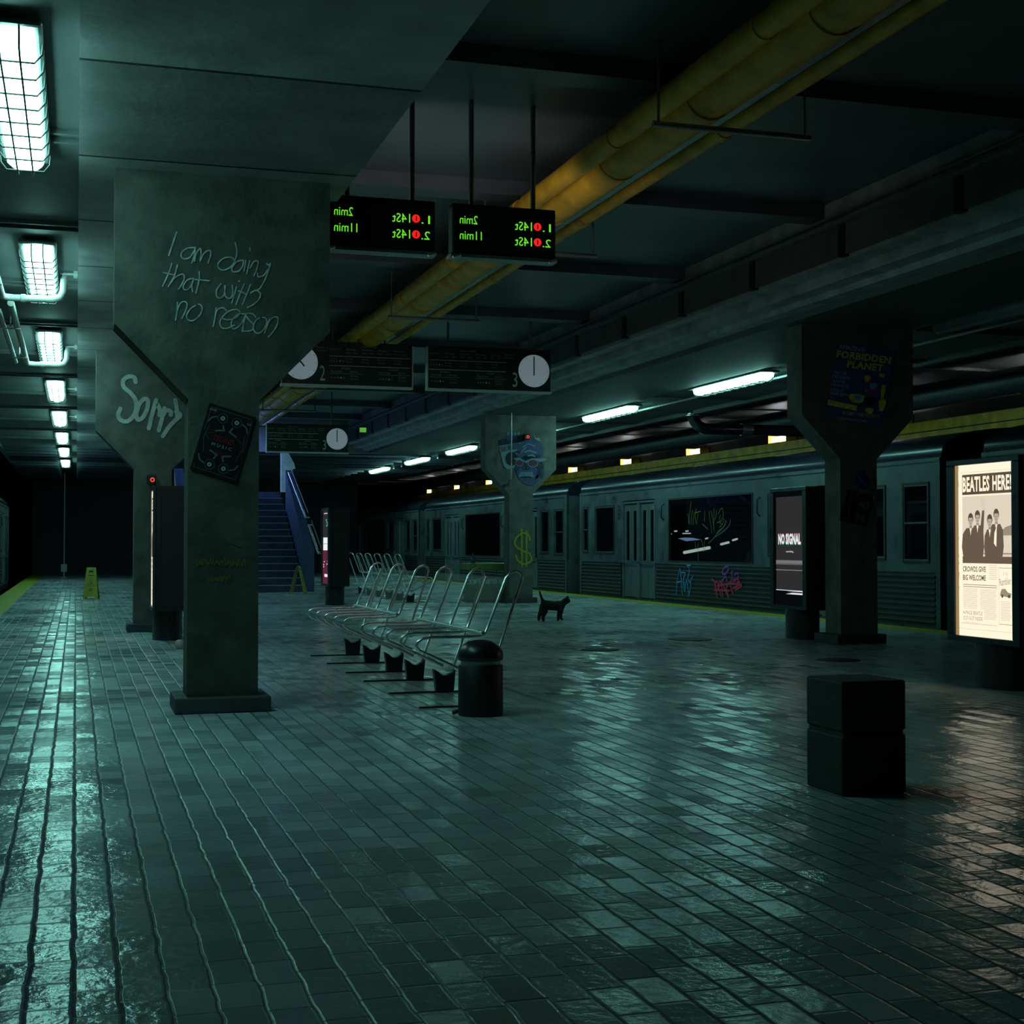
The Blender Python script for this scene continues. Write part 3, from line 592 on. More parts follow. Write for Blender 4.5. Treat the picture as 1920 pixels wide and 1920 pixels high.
# ================================================================== HANGING SIGNS
SGN = mat('sign_green', (.014, .032, .024), .45); SW = mat('sign_print', (.80, .82, .82), .6); SW2 = mat('sign_print_dim', (.42, .45, .43), .6)
CLK = mat('clock_face', (.42, .43, .46), .5, emit=(.10, .135, .15), estr=1.); DY_ = mat('dot_yellow', (.9, .9, .04), .5); DB = mat('dot_blue', (.1, .25, .6), .5); SFR = mat('sign_frame', (.7, .72, .72), .4)
YS = 19.8
def station_sign(x0, x1, z0, z1, ys_, num, clock_left, rods, label, mirror_group='platform number signs'):
    t = thing('platform_sign', label, 'sign', ((x0+x1)/2, ys_, z0), mirror_group)
    pl = Plane((x0, ys_-.05, z0), (1, 0, 0), (0, 0, 1), (0, -1, 0)); W = x1-x0; H = z1-z0
    p = MB(); p.box(x0, x1, ys_-.05, ys_+.05, z0, z1, SGN); p.build('panel', t)
    p = MB(); p.box(x0-.015, x1+.015, ys_-.06, ys_+.06, z0-.03, z0, SFR)
    p.box(x0-.015, x0, ys_-.06, ys_+.06, z0, z1, SFR) if not clock_left else p.box(x1, x1+.015, ys_-.06, ys_+.06, z0, z1, SFR)
    p.box(x0-.015, x1+.015, ys_-.06, ys_+.06, z1, z1+.012, BLK); p.build('frame', t)
    cx = .86*W if not clock_left else .14*W; r = H*.41
    p = MB(); p.poly([pl.P(cx+r*math.cos(a), H*.5+r*math.sin(a), .012) for a in [6.2832*k/40 for k in range(40)]], CLK)
    ring(p, pl, cx, H*.5, r, .012, BLK, 40, .014)
    for k in range(12):
        a = 6.2832*k/12; p.stroke([pl.P(cx+r*.86*math.cos(a), H*.5+r*.86*math.sin(a), .015), pl.P(cx+r*.9*math.cos(a), H*.5+r*.9*math.sin(a), .015)], .006, pl.n, BLK)
    clk = p.build('clock', t)
    p = MB()
    if clock_left: p.stroke([pl.P(cx-.0, H*.5, .018), pl.P(cx-.06, H*.5+r*.5, .018)], .018, pl.n, BLKM); p.stroke([pl.P(cx+.045, H*.5-r*.2, .018), pl.P(cx-.02, H*.5+r*.12, .018)], .02, pl.n, BLKM)
    else: p.stroke([pl.P(cx, H*.5-r*.25, .018), pl.P(cx, H*.5+r*.82, .018)], .018, pl.n, BLKM)
    p.build('clock_hands', clk)
    p = MB(); a0 = .01*W if not clock_left else .36*W; tw = .62*W
    p.text(str(num), pl, .685*W if not clock_left else .285*W, .09*H, .04*W, .36*H, SW, .004)
    p.text('Platform %d' % num, pl, .62*W if not clock_left else .255*W, .85*H, .09*W, .045*H, SW2, .004); p.text('Direction 1', pl, .62*W if not clock_left else .255*W, .78*H, .09*W, .045*H, SW2, .004)
    p.text('MONDAY - FRIDAY', pl, a0+tw*.40, .905*H, tw*.2, .035*H, SW2, .004)
    for k, (s1, s2) in enumerate((('First train', ''), ('AM Hours', '6am - 9am'), ('Daytime', '10am - 3pm'), ('PM Hours', '4pm - 7pm'), ('Evening', '7pm - 11pm'))):
        xx = a0+tw*k*.2; p.text(s1, pl, xx, .82*H, tw*.13, .045*H, SW2, .004)
        if s2: p.text(s2, pl, xx, .745*H, tw*.15, .045*H, SW2, .004)
        for r_ in (.60, .53): p.text('10 min' if k else '. . . .', pl, xx, r_*H, tw*.09, .04*H, SW2, .004)
    for zz in (.68, .455): p.stroke([pl.P(a0, zz*H, .004), pl.P(a0+tw, zz*H, .004)], .008, pl.n, SW)
    for q in (0., .6):
        p.text('SATURDAY' if not q else 'SUNDAY', pl, a0+tw*(q+.14), .375*H, tw*.12, .045*H, SW2, .004)
        p.text('First train', pl, a0+tw*q+.02, .30*H, tw*.14, .045*H, SW2, .004); p.text('AM Hrs', pl, a0+tw*(q+.25), .30*H, tw*.1, .045*H, SW2, .004)
        p.stroke([pl.P(a0+tw*q, .27*H, .004), pl.P(a0+tw*(q+.4), .27*H, .004)], .005, pl.n, SW2)
        for r_ in (.20, .13): p.text('10 min', pl, a0+tw*(q+.26), r_*H, tw*.09, .04*H, SW2, .004)
        for k in range(5): p.poly([pl.P(a0+tw*(q+.03)+k*.042+.012*math.cos(a), .17*H+.012*math.sin(a), .004) for a in [6.283*j/10 for j in range(10)]], DY_ if k == 3 else DB)
    for k in range(5): p.poly([pl.P(a0+tw*.02+k*.042+.012*math.cos(a), .57*H+.012*math.sin(a), .004) for a in [6.283*j/10 for j in range(10)]], DY_ if k == 3 else DB)
    p.build('timetable', t)
    for xx in rods:
        p = MB(); p.tube([(xx, ys_, z1), (xx, ys_, 4.38)], .018, STEEL, 8); p.build('hanging_rod', t)
    return t
a = ony(801, 728, YS); c = ony(1030, 660, YS)
station_sign(a.x, c.x, a.z, c.z, YS, 3, False, (ony(840, 640, YS).x, ony(995, 640, YS).x), 'dark hanging timetable sign for platform 3 with a round clock, the closer of the two')
a2 = ony(771, 727, YS)
station_sign(a2.x-(c.x-a.x), a2.x, a.z, c.z, YS, 2, True, (3.3, 4.172), 'dark hanging timetable sign for platform 2, partly hidden by the nearest column')
YF = 30.; a = ony(500, 846, YF); c = ony(652, 799, YF)
station_sign(a.x, c.x, a.z, c.z, YF, 3, False, (ony(622, 790, YF).x,), 'farther small timetable sign for platform 3 above the staircase')

LG = glow('led_green', (.19, 1.0, .03), .85); LR = glow('led_red', (1.0, .02, .015), .9)
YLED = 10.
def led(x0, x1, z0, z1, label):
    t = thing('departure_board', label, 'display', ((x0+x1)/2, YLED, z0), 'hanging departure boards')
    p = MB(); p.box(x0, x1, YLED, YLED+.12, z0, z1, BLKM); p.build('screen', t, bevel=.01)
    p = MB(); p.box(x0-.01, x1+.01, YLED-.01, YLED+.13, z0-.035, z0-.012, STEEL); p.tube([(x0, YLED-.02, z0-.04), (x0+.06, YLED-.02, z0-.02)], .012, CHROME, 8); p.tube([(x1-.06, YLED-.02, z0-.04), (x1, YLED-.02, z0-.02)], .012, CHROME, 8); p.build('bottom_rail', t)
    pl = Plane((x0, YLED, z0), (1, 0, 0), (0, 0, 1), (0, -1, 0)); W = x1-x0
    for r_, (n_, mn) in enumerate((('2.', '11min'), ('1.', '2min'))):
        p = MB(); zz = .075+r_*.115
        p.text(mn, pl, .07*W, zz+.022, (.21 if r_ == 0 else .17)*W, .062, LG, .003, True)
        p.text('14St', pl, .60*W, zz, .165*W, .065, LG, .003, True); p.text(n_, pl, .87*W, zz, .08*W, .06, LG, .003, True)
        p.poly([pl.P(.82*W+.03*math.cos(a), zz+.034+.03*math.sin(a), .003) for a in [6.283*k/18 for k in range(18)]], LR)
        p.text('1', pl, .817*W, zz+.016, .008, .036, BLKM, .005, True)
        p.build('green_lettering', t)
    p = MB(); p.box(x0+.04, x1-.04, YLED+.118, YLED+.126, z0+.03, z1-.03, glow('added_fill_glow', (.9, .92, .9), 7)); p.build('added_fill_panel', t)  # glowing panel added on the unseen back to light ducts and signs
    for xx in (x0+.2*W, x1-.2*W):
        p = MB(); p.tube([(xx, YLED+.06, z1), (xx, YLED+.06, 4.38)], .02, STEEL, 8); p.build('hanging_rod', t)
a = ony(848, 472, YLED); c = ony(1042, 480, YLED); zb = a.z; wd = c.x-a.x
led(a.x, c.x, zb, zb+.36, 'black departure board with mirrored green letters, the right one of the pair')
a = ony(816, 470, YLED); led(a.x-wd-.0, a.x, zb, zb+.36, 'black departure board with mirrored green letters, next to the nearest column')

# ================================================================== ADVERTISING TOTEMS
def totem(X, Ya, Yb, label, art, th=.39, zt=1.765, zb_=.345):
    t = thing('advertising_totem', label, 'display', (X+th/2, (Ya+Yb)/2, 0), 'advertising totems')
    p = MB(); cx = X+.19; cy = (Ya+Yb)/2
    n = 28; p.lathe([(1, 0), (1, zb_)], (cx, cy, 0), BLK, n, .17, .27); p.build('pedestal', t)
    p = MB(); p.box(X+.03, X+th, Ya, Yb, zb_, zt, BLK); p.box(X+.09, X+th-.05, Ya-.012, Ya, zb_+.05, zt-.04, BLKM); p.build('casing', t, bevel=.012)
    fr = .09
    p = MB()
    p.box(X, X+.03, Ya, Yb, zb_, zb_+.045, FRAME); p.box(X, X+.03, Ya, Yb, zt-.045, zt, FRAME); p.box(X, X+.03, Ya, Ya+fr, zb_+.045, zt-.045, FRAME); p.box(X, X+.03, Yb-fr, Yb, zb_+.045, zt-.045, FRAME)
    p.build('frame', t, bevel=.006)
    # a = distance from the far edge towards the viewer's side, b = height
    pl = Plane((X+.022, Yb-fr, zb_+.045), (0, -1, 0), (0, 0, 1), (-1, 0, 0))
    p = MB(); art(p, pl, Yb-Ya-2*fr, zt-zb_-.09); p.build('screen', t); return t
PAPER = glow('lit_newsprint', (.93, .82, .62), 1.15); PEDGE = glow('lit_paper_edge', (.40, .27, .12), .8); INK = glow('lit_ink', (.10, .075, .05), 1.); MIDT = glow('lit_grey_ink', (.33, .27, .20), 1.)
GREYT = glow('lit_soft_ink', (.62, .54, .42), 1.); SKYT = glow('lit_photo_sky', (.75, .66, .52), 1.); COAT = glow('lit_coat', (.14, .10, .07), 1.); FACE = glow('lit_face', (.50, .42, .32), 1.)
def news(p, pl, W, H):
    R_ = lambda a0, a1, b0, b1, m, d: p.poly([pl.P(a0*W, b0*H, d), pl.P(a1*W, b0*H, d), pl.P(a1*W, b1*H, d), pl.P(a0*W, b1*H, d)], m)
    R_(0, 1, 0, 1, PAPER, 0); R_(0, .06, 0, 1, PEDGE, .001)
    for k in range(24): p.poly([pl.P((.05+.02*random.random())*W, (k/24)*H, .0012), pl.P(.03*W, (k/24+.01)*H, .0012), pl.P((.05+.02*random.random())*W, (k/24+.04)*H, .0012)], PEDGE)
    R_(.10, .97, .955, .957, GREYT, .001); R_(.13, .97, .825, .955-.012, INK, .001)
    p.text('BEATLES', pl, .14*W, .84*H, .47*W, .09*H, PAPER, .0025, bold=.035); p.text('HERE!', pl, .66*W, .84*H, .31*W, .09*H, PAPER, .0025, bold=.035)
    R_(.13, .97, .425, .815, SKYT, .001); R_(.13, .97, .425, .465, COAT, .0015); R_(.76, .97, .585, .62, MIDT, .0015); R_(.13, .97, .478, .486, MIDT, .0015)
    p.poly([pl.P(a*W, c*H, .0016) for a, c in ((.76, .585), (.97, .585), (.97, .645), (.86, .63))], MIDT)
    def man(x, h, wd, arm=0):
        p.poly([pl.P(a*W, c*H, .002) for a, c in ((x-wd*.45, .425), (x-wd*.62, .52), (x-wd*.55, h-.12), (x-wd*.3, h-.085), (x+wd*.3, h-.085), (x+wd*.5, h-.12), (x+wd*.55, .52), (x+wd*.38, .425))], COAT)
        p.poly([pl.P((x+a)*W, c*H, .0021) for a, c in ((-.022, h-.10), (.022, h-.10), (.022, h-.06), (-.022, h-.06))], MIDT)
        for rx, ry, cy, m_, d_ in ((.046, .033, h-.030, INK, .0024), (.036, .032, h-.043, FACE, .0027)):
            p.poly([pl.P((x+rx*math.cos(a))*W, (cy+ry*math.sin(a))*H, d_) for a in [6.283*k/18 for k in range(18)]], m_)
        p.poly([pl.P((x+a)*W, c*H, .003) for a, c in ((-.036, h-.025), (.036, h-.025), (.03, h-.004), (-.03, h-.004))], INK)
        for e in (-.014, .014): p.poly([pl.P((x+e+a)*W, (h-.042+c)*H, .003) for a, c in ((-.007, -.002), (.007, -.002), (.007, .002), (-.007, .002))], INK)
        p.poly([pl.P((x+a)*W, c*H, .003) for a, c in ((-.012, -.060+h), (.012, -.060+h), (.010, -.057+h), (-.010, -.057+h))], COAT)
        p.poly([pl.P((x+rx)*W, cy*H, .003) for rx, cy in ((-.014, h-.085), (.014, h-.085), (.0, h-.13))], PAPER)
        if arm: p.poly([pl.P(a*W, c*H, .0022) for a, c in ((x+wd*.2, h-.13), (x+arm-.02, h+.0), (x+arm+.02, h+.0), (x+wd*.5, h-.13))], COAT)
    man(.28, .715, .26); man(.40, .73, .20, .10); man(.61, .705, .16); man(.72, .735, .22)
    p.poly([pl.P(a*W, c*H, .0035) for a, c in ((.69, .60), (.73, .64), (.72, .52), (.68, .54))], PAPER)
    for a0 in (.50, .53): p.stroke([pl.P(a0*W, .735*H, .002), pl.P((a0-.03)*W, .80*H, .002)], .006, pl.n, GREYT)
    p.text('CROWDS GIVE', pl, .135*W, .375*H, .40*W, .032*H, INK, .002, bold=.02); p.text('BIG WELCOME', pl, .135*W, .325*H, .40*W, .032*H, INK, .002, bold=.02)
    rr = random.Random(4)
    for k in range(8): R_(.59, .72, .335+k*.011, .338+k*.011, GREYT, .001)
    for k in range(2): R_(.135, .72, .298-k*.012, .302-k*.012, MIDT, .001)
    for k in range(30):
        zz = .275-k*.0068
        R_(.135, .40-.03*rr.random(), zz, zz+.0022, GREYT, .001); 
        if zz > .10: R_(.43, .72-.03*rr.random(), zz, zz+.0022, GREYT, .001)
    R_(.135, .50, .085, .16, PAPER, .0015)
    p.text('4-PAGE BEATLE', pl, .135*W, .125*H, .34*W, .022*H, MIDT, .002); p.text('CUT-OUT INSIDE', pl, .135*W, .093*H, .34*W, .022*H, MIDT, .002)
    for a0, a1, b0, b1 in ((.75, .97, .40, .403), (.75, .97, .082, .085), (.75, .753, .085, .40), (.967, .97, .085, .40)): R_(a0, a1, b0, b1, MIDT, .001)
    p.text('Rambler', pl, .77*W, .30*H, .19*W, .04*H, MIDT, .002, rot=.12); p.text('1/6', pl, .83*W, .36*H, .07*W, .02*H, GREYT, .002)
    p.poly([pl.P(a*W, c*H, .0015) for a, c in ((.77, .245), (.95, .235), (.955, .26), (.90, .265), (.86, .285), (.80, .283), (.78, .265))], MIDT)
    for cx in (.81, .92): p.poly([pl.P((cx+.018*math.cos(a))*W, (.243+.010*math.sin(a))*H, .002) for a in [6.283*k/12 for k in range(12)]], INK)
    for k in range(14): R_(.78, .95-.03*rr.random(), .21-k*.008, .2125-k*.008, GREYT, .001)
    R_(.10, .72, .072, .074, MIDT, .001); R_(.06, 1, .04, .042, GREYT, .001)
SCRN = glow('dim_screen', (.026, .026, .027), 1.); SCR2 = glow('screen_white', (.85, .87, .9), 1.); SCRG = glow('screen_grey', (.17, .17, .18), 1.); SCRR = glow('screen_red', (.6, .05, .1), 1.); SCRGR = glow('screen_green', (.02, .4, .2), 1.); SCRB = glow('screen_black', (.002, .003, .004), 1.)
def nosig(p, pl, W, H):
    R_ = lambda a0, a1, b0, b1, m, d: p.poly([pl.P(a0*W, b0*H, d), pl.P(a1*W, b0*H, d), pl.P(a1*W, b1*H, d), pl.P(a0*W, b1*H, d)], m)
    R_(0, 1, 0, 1, SCRB, 0); R_(.05, 1, .13, .955, SCRN, .001)
    for dz, m_, d in ((.005, SCRR, .002), (-.006, SCRGR, .002), (0, SCR2, .004)):
        p.text('NO', pl, .13*W, (.535+dz)*H, .22*W, .095*H, m_, d, bold=.04); p.text('SIGNAL', pl, .39*W, (.535+dz)*H, .52*W, .095*H, m_, d, bold=.04)
    p.text('searching...', pl, .40*W, .46*H, .28*W, .022*H, SCR2, .003)
    R_(.04, 1, .365, .395, SCRG, .002); R_(.04, 1, .357, .361, SCRG, .002); R_(.04, 1, .305, .313, SCRG, .002)
    R_(.04, 1.0, .128, .133, SCR2, .002); p.poly([pl.P(a*W, c*H, .002) for a, c in ((.4, .118), (.95, .124), (.95, .112), (.6, .110), (.38, .098), (.95, .098), (1, .09), (1, .13))], SCR2)
RED2 = glow('screen_maroon', (.10, .02, .04), 1.); SCRT = glow('screen_teal', (.05, .45, .40), 1.)
def music(p, pl, W, H):
    R_ = lambda a0, a1, b0, b1, m, d: p.poly([pl.P(a0*W, b0*H, d), pl.P(a1*W, b0*H, d), pl.P(a1*W, b1*H, d), pl.P(a0*W, b1*H, d)], m)
    R_(0, 1, 0, 1, SCRN, 0); R_(0, 1, 0, .48, RED2, .001)
    for zz in (.545, .455): R_(.08, .95, zz, zz+.085, SCR2, .002)
    R_(.3, .85, .09, .13, SCR2, .002)
    for a, c in ((.1, .25), (.2, .29), (.7, .26), (.8, .3), (.1, .22), (.85, .21)): R_(a, a+.12, c, c+.015, SCR2, .002)
    for a, c in ((.5, .86), (.6, .83), (.7, .80), (.6, .78), (.8, .815)): R_(a, a+.2, c, c+.018, SCRT, .002)
    R_(.2, .8, .955, .965, SCR2, .002)
totem(6.62, 8.90, 9.81, 'advertising totem glowing with an old newspaper front page, at the right edge', news)
totem(7.95, 14.52, 15.40, 'advertising totem whose dark screen reads NO SIGNAL, beside the right column', nosig)
totem(.83, 16.55, 17.45, 'advertising totem seen edge-on with a warm lit face, before the Sorry column', news)
totem(4.33, 25.4, 26.2, 'slim totem with a red and white lit edge standing before the stairs', music)

# ================================================================== BENCHES
MESHM = bpy.data.materials.new('perforated_sheet'); MESHM.use_nodes = True
_nt = MESHM.node_tree; _b = _nt.nodes['Principled BSDF']; _b.inputs['Base Color'].default_value = (.30, .33, .33, 1); _b.inputs['Metallic'].default_value = .8; _b.inputs['Roughness'].default_value = .4
_o = _nt.nodes['Material Output']; _t = _nt.nodes.new('ShaderNodeBsdfTransparent'); _m = _nt.nodes.new('ShaderNodeMixShader')
_m.inputs[0].default_value = .20
_nt.links.new(_t.outputs[0], _m.inputs[1]); _nt.links.new(_b.outputs[0], _m.inputs[2]); _nt.links.new(_m.outputs[0], _o.inputs[0])
def bench_proto():
    """origin at the foot of the middle pedestal; seat looks towards -x"""
    t = thing('bench', '', 'bench', (0, 0, 0), 'steel mesh benches in a row')
    X0 = -2.63
    seat = [(2.62, .20), (2.40, .30), (2.27, .36), (2.215, .385), (2.19, .415), (2.20, .445), (2.235, .468), (2.30, .474), (2.57, .474), (2.64, .478), (2.675, .50), (2.70, .56), (2.82, .87), (2.85, .905), (2.89, .92), (2.925, .905), (2.935, .87)]
    seat = [(x+X0, z) for x, z in seat]
    post = [(2.935+X0, .87), (2.68+X0, .12)]
    st = MB(); pts = seat[2:13]
    vs = [(x, yy, z) for yy in (-.965, .965) for x, z in pts]; n = len(pts)
    st.add(vs, [(i, i+1, n+i+1, n+i) for i in range(n-1)], MESHM, True); st.build('mesh_seat', t)
    for k in range(5):
        yy = (k-2)*.4825; ped = k % 2 == 0
        p = MB(); pr = seat if ped else seat[2:13]
        p.tube([(x, yy, z) for x, z in pr] + ([(x, yy, z) for x, z in post] if ped else []), .0105, CHROME, 10); p.build('tube_frame', t)
        if ped:
            p = MB(); p.prism([(-.065, 0), (.065, 0), (.08, .165), (.045, .14), (.01, .125), (-.02, .13), (-.05, .155), (-.085, .175)], 1, yy-.03, yy+.03, BLK)
            p.box(-.42, .16, yy-.018, yy+.018, 0.0, .012, BLK); p.build('pedestal', t)
    p = MB(); p.tube([(2.655+X0, -.98, .497), (2.655+X0, .98, .497)], .014, CHROME, 10); p.build('back_rail', t)
    return t
bp = bench_proto(); bp.location = (2.63, 10.31, 0); bp['label'] = 'steel mesh bench nearest the camera, beside the round black litter bin'
o = copy_tree(bp); o.location = (2.63, 13.03, 0); o['label'] = 'steel mesh bench directly behind the nearest one in the same row'
for (x_, y_, lab) in ((6.1, 27.5, 'far steel bench facing the train, left of the yellow topped stand'), (6.1, 30.4, 'farthest steel bench facing the train, just right of the slim totem')):
    o = copy_tree(bp); o.location = (x_, y_, 0); o.rotation_euler = (0, 0, math.pi); o['label'] = lab; o['group'] = 'far benches facing the train'

# ================================================================== LITTER BIN
t = thing('litter_bin', 'round black litter bin with a domed lid and a grey band', 'bin', (2.505, 8.87, 0))
c0 = (2.505, 8.87, 0)
p = MB(); p.lathe([(.142, 0), (.146, .012), (.144, .32), (.140, .325)], c0, BLKM, 40); p.build('body', t)
p = MB(); p.lathe([(.126, .32), (.128, .352), (.13, .358)], c0, mat('bin_band', (.30, .33, .31), .45, metal=.6), 40); p.build('band', t)
p = MB(); p.lathe([(.138, .352), (.146, .36), (.147, .385), (.140, .415), (.118, .452), (.085, .474), (.04, .484), (.004, .486)], c0, BLK, 40); p.build('lid', t)
p = MB(); p.tube([(2.34, 8.95, .012), (2.37, 8.93, .022), (2.39, 8.95, .012)], .013, BLKM, 8); tag(p.build('crumpled_wrapper'), 'tiny dark crumpled wrapper on the floor left of the litter bin', 'litter')

# ================================================================== BOLLARD
t = thing('concrete_bollard', 'square dark concrete bollard with a cut groove, cropped at the lower right', 'bollard', (3.36, 5.7, 0))
X, Y = 3.2, 5.53
BC = mat('dark_concrete', (.035, .04, .038), .7, var=.25, vscale=8, bump=.4)
p = MB(); p.box(X, X+.32, Y, Y+.32, .28, .50, BC); p.build('cap_block', t, bevel=.01)
p = MB(); p.box(X+.01, X+.31, Y+.01, Y+.31, .262, .28, BC); p.build('groove', t)
p = MB(); p.box(X, X+.32, Y, Y+.32, 0, .262, BC); p.build('base_block', t, bevel=.01)

# ================================================================== CAT
FUR = mat('black_fur', (.006, .006, .007), .8, bump=.5, bscale=120)
def cat():
    q = lambda u, v, dy=0.: ony(990+u/19.2, 1090+v/19.2, 19.35+dy)
    bones = []   # (point, radius, parent)
    def B(pt, r, par): bones.append((pt, r, par)); return len(bones)-1
    s = 1/19.2/2667*20.4
    pel = B(q(600, 850), 165*s, None); b1 = B(q(760, 870), 192*s, pel); b2 = B(q(930, 870), 190*s, b1); b3 = B(q(1090, 880), 180*s, b2); ch = B(q(1180, 850), 150*s, b3)
    nk = B(q(1285, 760), 112*s, ch); hd = B(q(1390, 680), 118*s, nk); mz = B(q(1470, 715), 74*s, hd); B(q(1515, 728), 40*s, mz)
    t0 = B(q(530, 720), 62*s, pel); t1 = B(q(490, 610), 42*s, t0); t2 = B(q(455, 500), 34*s, t1); t3 = B(q(430, 400), 28*s, t2); B(q(415, 340), 22*s, t3)
    dyl, dyr = -.05, .06
    h = B(q(560, 960, dyl), 140*s, pel); k = B(q(620, 1090, dyl), 112*s, h); hk = B(q(545, 1250, dyl), 56*s, k); pw = B(q(545, 1400, dyl), 44*s, hk); B(q(590, 1440, dyl), 42*s, pw)
    h = B(q(520, 960, dyr), 125*s, pel); k = B(q(500, 1080, dyr), 95*s, h); hk = B(q(400, 1220, dyr), 56*s, k); pw = B(q(385, 1380, dyr), 42*s, hk); B(q(420, 1418, dyr), 40*s, pw)
    f = B(q(1130, 1040, dyl), 92*s, b3); e = B(q(1110, 1200, dyl), 58*s, f); pw = B(q(1080, 1370, dyl), 42*s, e); B(q(1090, 1430, dyl), 42*s, pw)
    f = B(q(1190, 1030, dyr), 90*s, ch); e = B(q(1170, 1190, dyr), 58*s, f); pw = B(q(1190, 1340, dyr), 40*s, e); B(q(1255, 1410, dyr), 40*s, pw)
    me = bpy.data.meshes.new('cat'); me.from_pydata([b_[0] for b_ in bones], [(i, b_[2]) for i, b_ in enumerate(bones) if b_[2] is not None], [])
    ob = bpy.data.objects.new('cat', me); COL.objects.link(ob)
    sk = ob.modifiers.new('skin', 'SKIN'); sk.use_smooth_shade = True; sk.branch_smoothing = .6
    bpy.context.view_layer.objects.active = ob
    ly = me.skin_vertices[0].data if me.skin_vertices else None
    if ly is None:
        import bmesh
        bm = bmesh.new(); bm.from_mesh(me); bm.verts.layers.skin.verify(); bm.to_mesh(me); bm.free(); ly = me.skin_vertices[0].data
    for i, b_ in enumerate(bones): ly[i].radius = (b_[1]*1.25, b_[1]*1.25); ly[i].use_root = i == 0
    sb = ob.modifiers.new('subdiv', 'SUBSURF'); sb.levels = 2; sb.render_levels = 2
    dg = bpy.context.evaluated_depsgraph_get(); dg.update()
    m2 = bpy.data.meshes.new_from_object(ob.evaluated_get(dg)); bpy.data.objects.remove(ob)
    ob = bpy.data.objects.new('cat', m2); COL.objects.link(ob); m2.materials.clear(); m2.materials.append(FUR)
    lo = min(v.co.z for v in m2.vertices); ob.location.z = -lo
    hp = q(1400, 600)
    for sy in (-.028, .028):
        p = MB(); c_ = Vector((hp.x+.002, hp.y+sy, hp.z-lo)); p.add([c_+Vector((-.02, -.012, -.012)), c_+Vector((.018, -.012, -.014)), c_+Vector((.018, .012, -.014)), c_+Vector((-.02, .012, -.012)), c_+Vector((.014, 0, .038))], [(0, 1, 4), (1, 2, 4), (2, 3, 4), (3, 0, 4), (0, 1, 2, 3)], FUR)
        e = p.build('ear', ob); e.location = -Vector(ob.location)
    tag(ob, 'black cat standing with its tail up and head turned right', 'cat')
cat()

# ================================================================== WET FLOOR SIGNS
WY = mat('caution_plastic', (.30, .30, .02), .45, var=.1)
def wet_sign(cx, cy, rot, label):
    t = thing('wet_floor_sign', label, 'sign', (0, 0, 0), 'yellow wet floor signs')
    H_ = .62; sp = .15
    for s_ in (-1, 1):
        def P3(a, h, d=0.): # a across, h up the slope
            return Vector((a, s_*(sp*(1-h/H_)+.012)+s_*d, h))
        p = MB()
        out = [(-.15, 0), (-.10, 0), (-.09, .05), (.09, .05), (.10, 0), (.15, 0), (.095, H_), (.05, H_), (.05, H_-.05), (-.05, H_-.05), (-.05, H_), (-.095, H_)]
        out2 = [(-.15, 0), (-.10, 0), (-.09, .05), (.09, .05), (.10, 0), (.15, 0), (.092, H_), (-.092, H_)]
        vs = [P3(a, h, 0) for a, h in out2]+[P3(a, h, .012) for a, h in out2]; n = len(out2)
        p.add(vs, [tuple(range(n)), tuple(range(n, 2*n))]+[(i, (i+1) % n, n+(i+1) % n, n+i) for i in range(n)], WY)
        p.add([P3(a, h, .013) for a, h in ((-.045, H_-.085), (.045, H_-.085), (.04, H_-.05), (-.04, H_-.05))], [(0, 1, 2, 3)], BLKM)
        nn = (0, s_, 0)
        tri = [P3(a, h, .014) for a, h in ((-.07, .26), (.07, .26), (0, .40), (-.07, .26))]; p.stroke(tri, .007, nn, BLKM)
        p.stroke([P3(a, h, .014) for a, h in ((-.02, .28), (.0, .31), (.01, .34), (.02, .29))], .010, nn, BLKM)
        for hh, w_ in ((.47, .05), (.20, .035), (.17, .03)): p.stroke([P3(-w_, hh, .014), P3(w_, hh, .014)], .012, nn, BLKM)
        p.build('panel', t)
    p = MB(); p.tube([(-.09, 0, H_), (.09, 0, H_)], .012, WY, 8); p.build('hinge', t)
    t.location = (cx, cy, 0); t.rotation_euler = (0, 0, rot); return t
wet_sign(.30, 30.2, -.12, 'yellow wet floor sign on the left aisle, facing the camera')
wet_sign(4.72, 31.6, 1.15, 'yellow wet floor sign at the foot of the stairs, seen from its side')

# ================================================================== STAIRCASE
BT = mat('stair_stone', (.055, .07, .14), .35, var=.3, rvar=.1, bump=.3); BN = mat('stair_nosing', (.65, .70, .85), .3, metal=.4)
SX0, SX1, SY = 2.55, 5.06, 33.0
t = thing('staircase', 'wide dark staircase climbing out of the platform under blue light', 'stairs', ((SX0+SX1)/2, SY, 0))
p = MB(); q = MB()
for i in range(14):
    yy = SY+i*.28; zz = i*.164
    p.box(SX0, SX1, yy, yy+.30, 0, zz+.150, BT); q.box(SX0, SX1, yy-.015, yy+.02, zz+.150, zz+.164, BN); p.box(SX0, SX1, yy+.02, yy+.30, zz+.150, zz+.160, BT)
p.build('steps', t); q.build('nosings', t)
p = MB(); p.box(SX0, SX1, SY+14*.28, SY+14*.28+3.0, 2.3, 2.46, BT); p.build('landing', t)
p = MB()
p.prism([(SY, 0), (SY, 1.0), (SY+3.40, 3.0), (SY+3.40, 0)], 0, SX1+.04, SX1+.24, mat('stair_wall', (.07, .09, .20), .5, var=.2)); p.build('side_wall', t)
p = MB(); p.prism([(SY, 0), (SY, 1.0), (SY+3.40, 3.0), (SY+3.40, 0)], 0, SX0-.22, SX0, MATS['stair_wall']); p.build('side_wall', t)
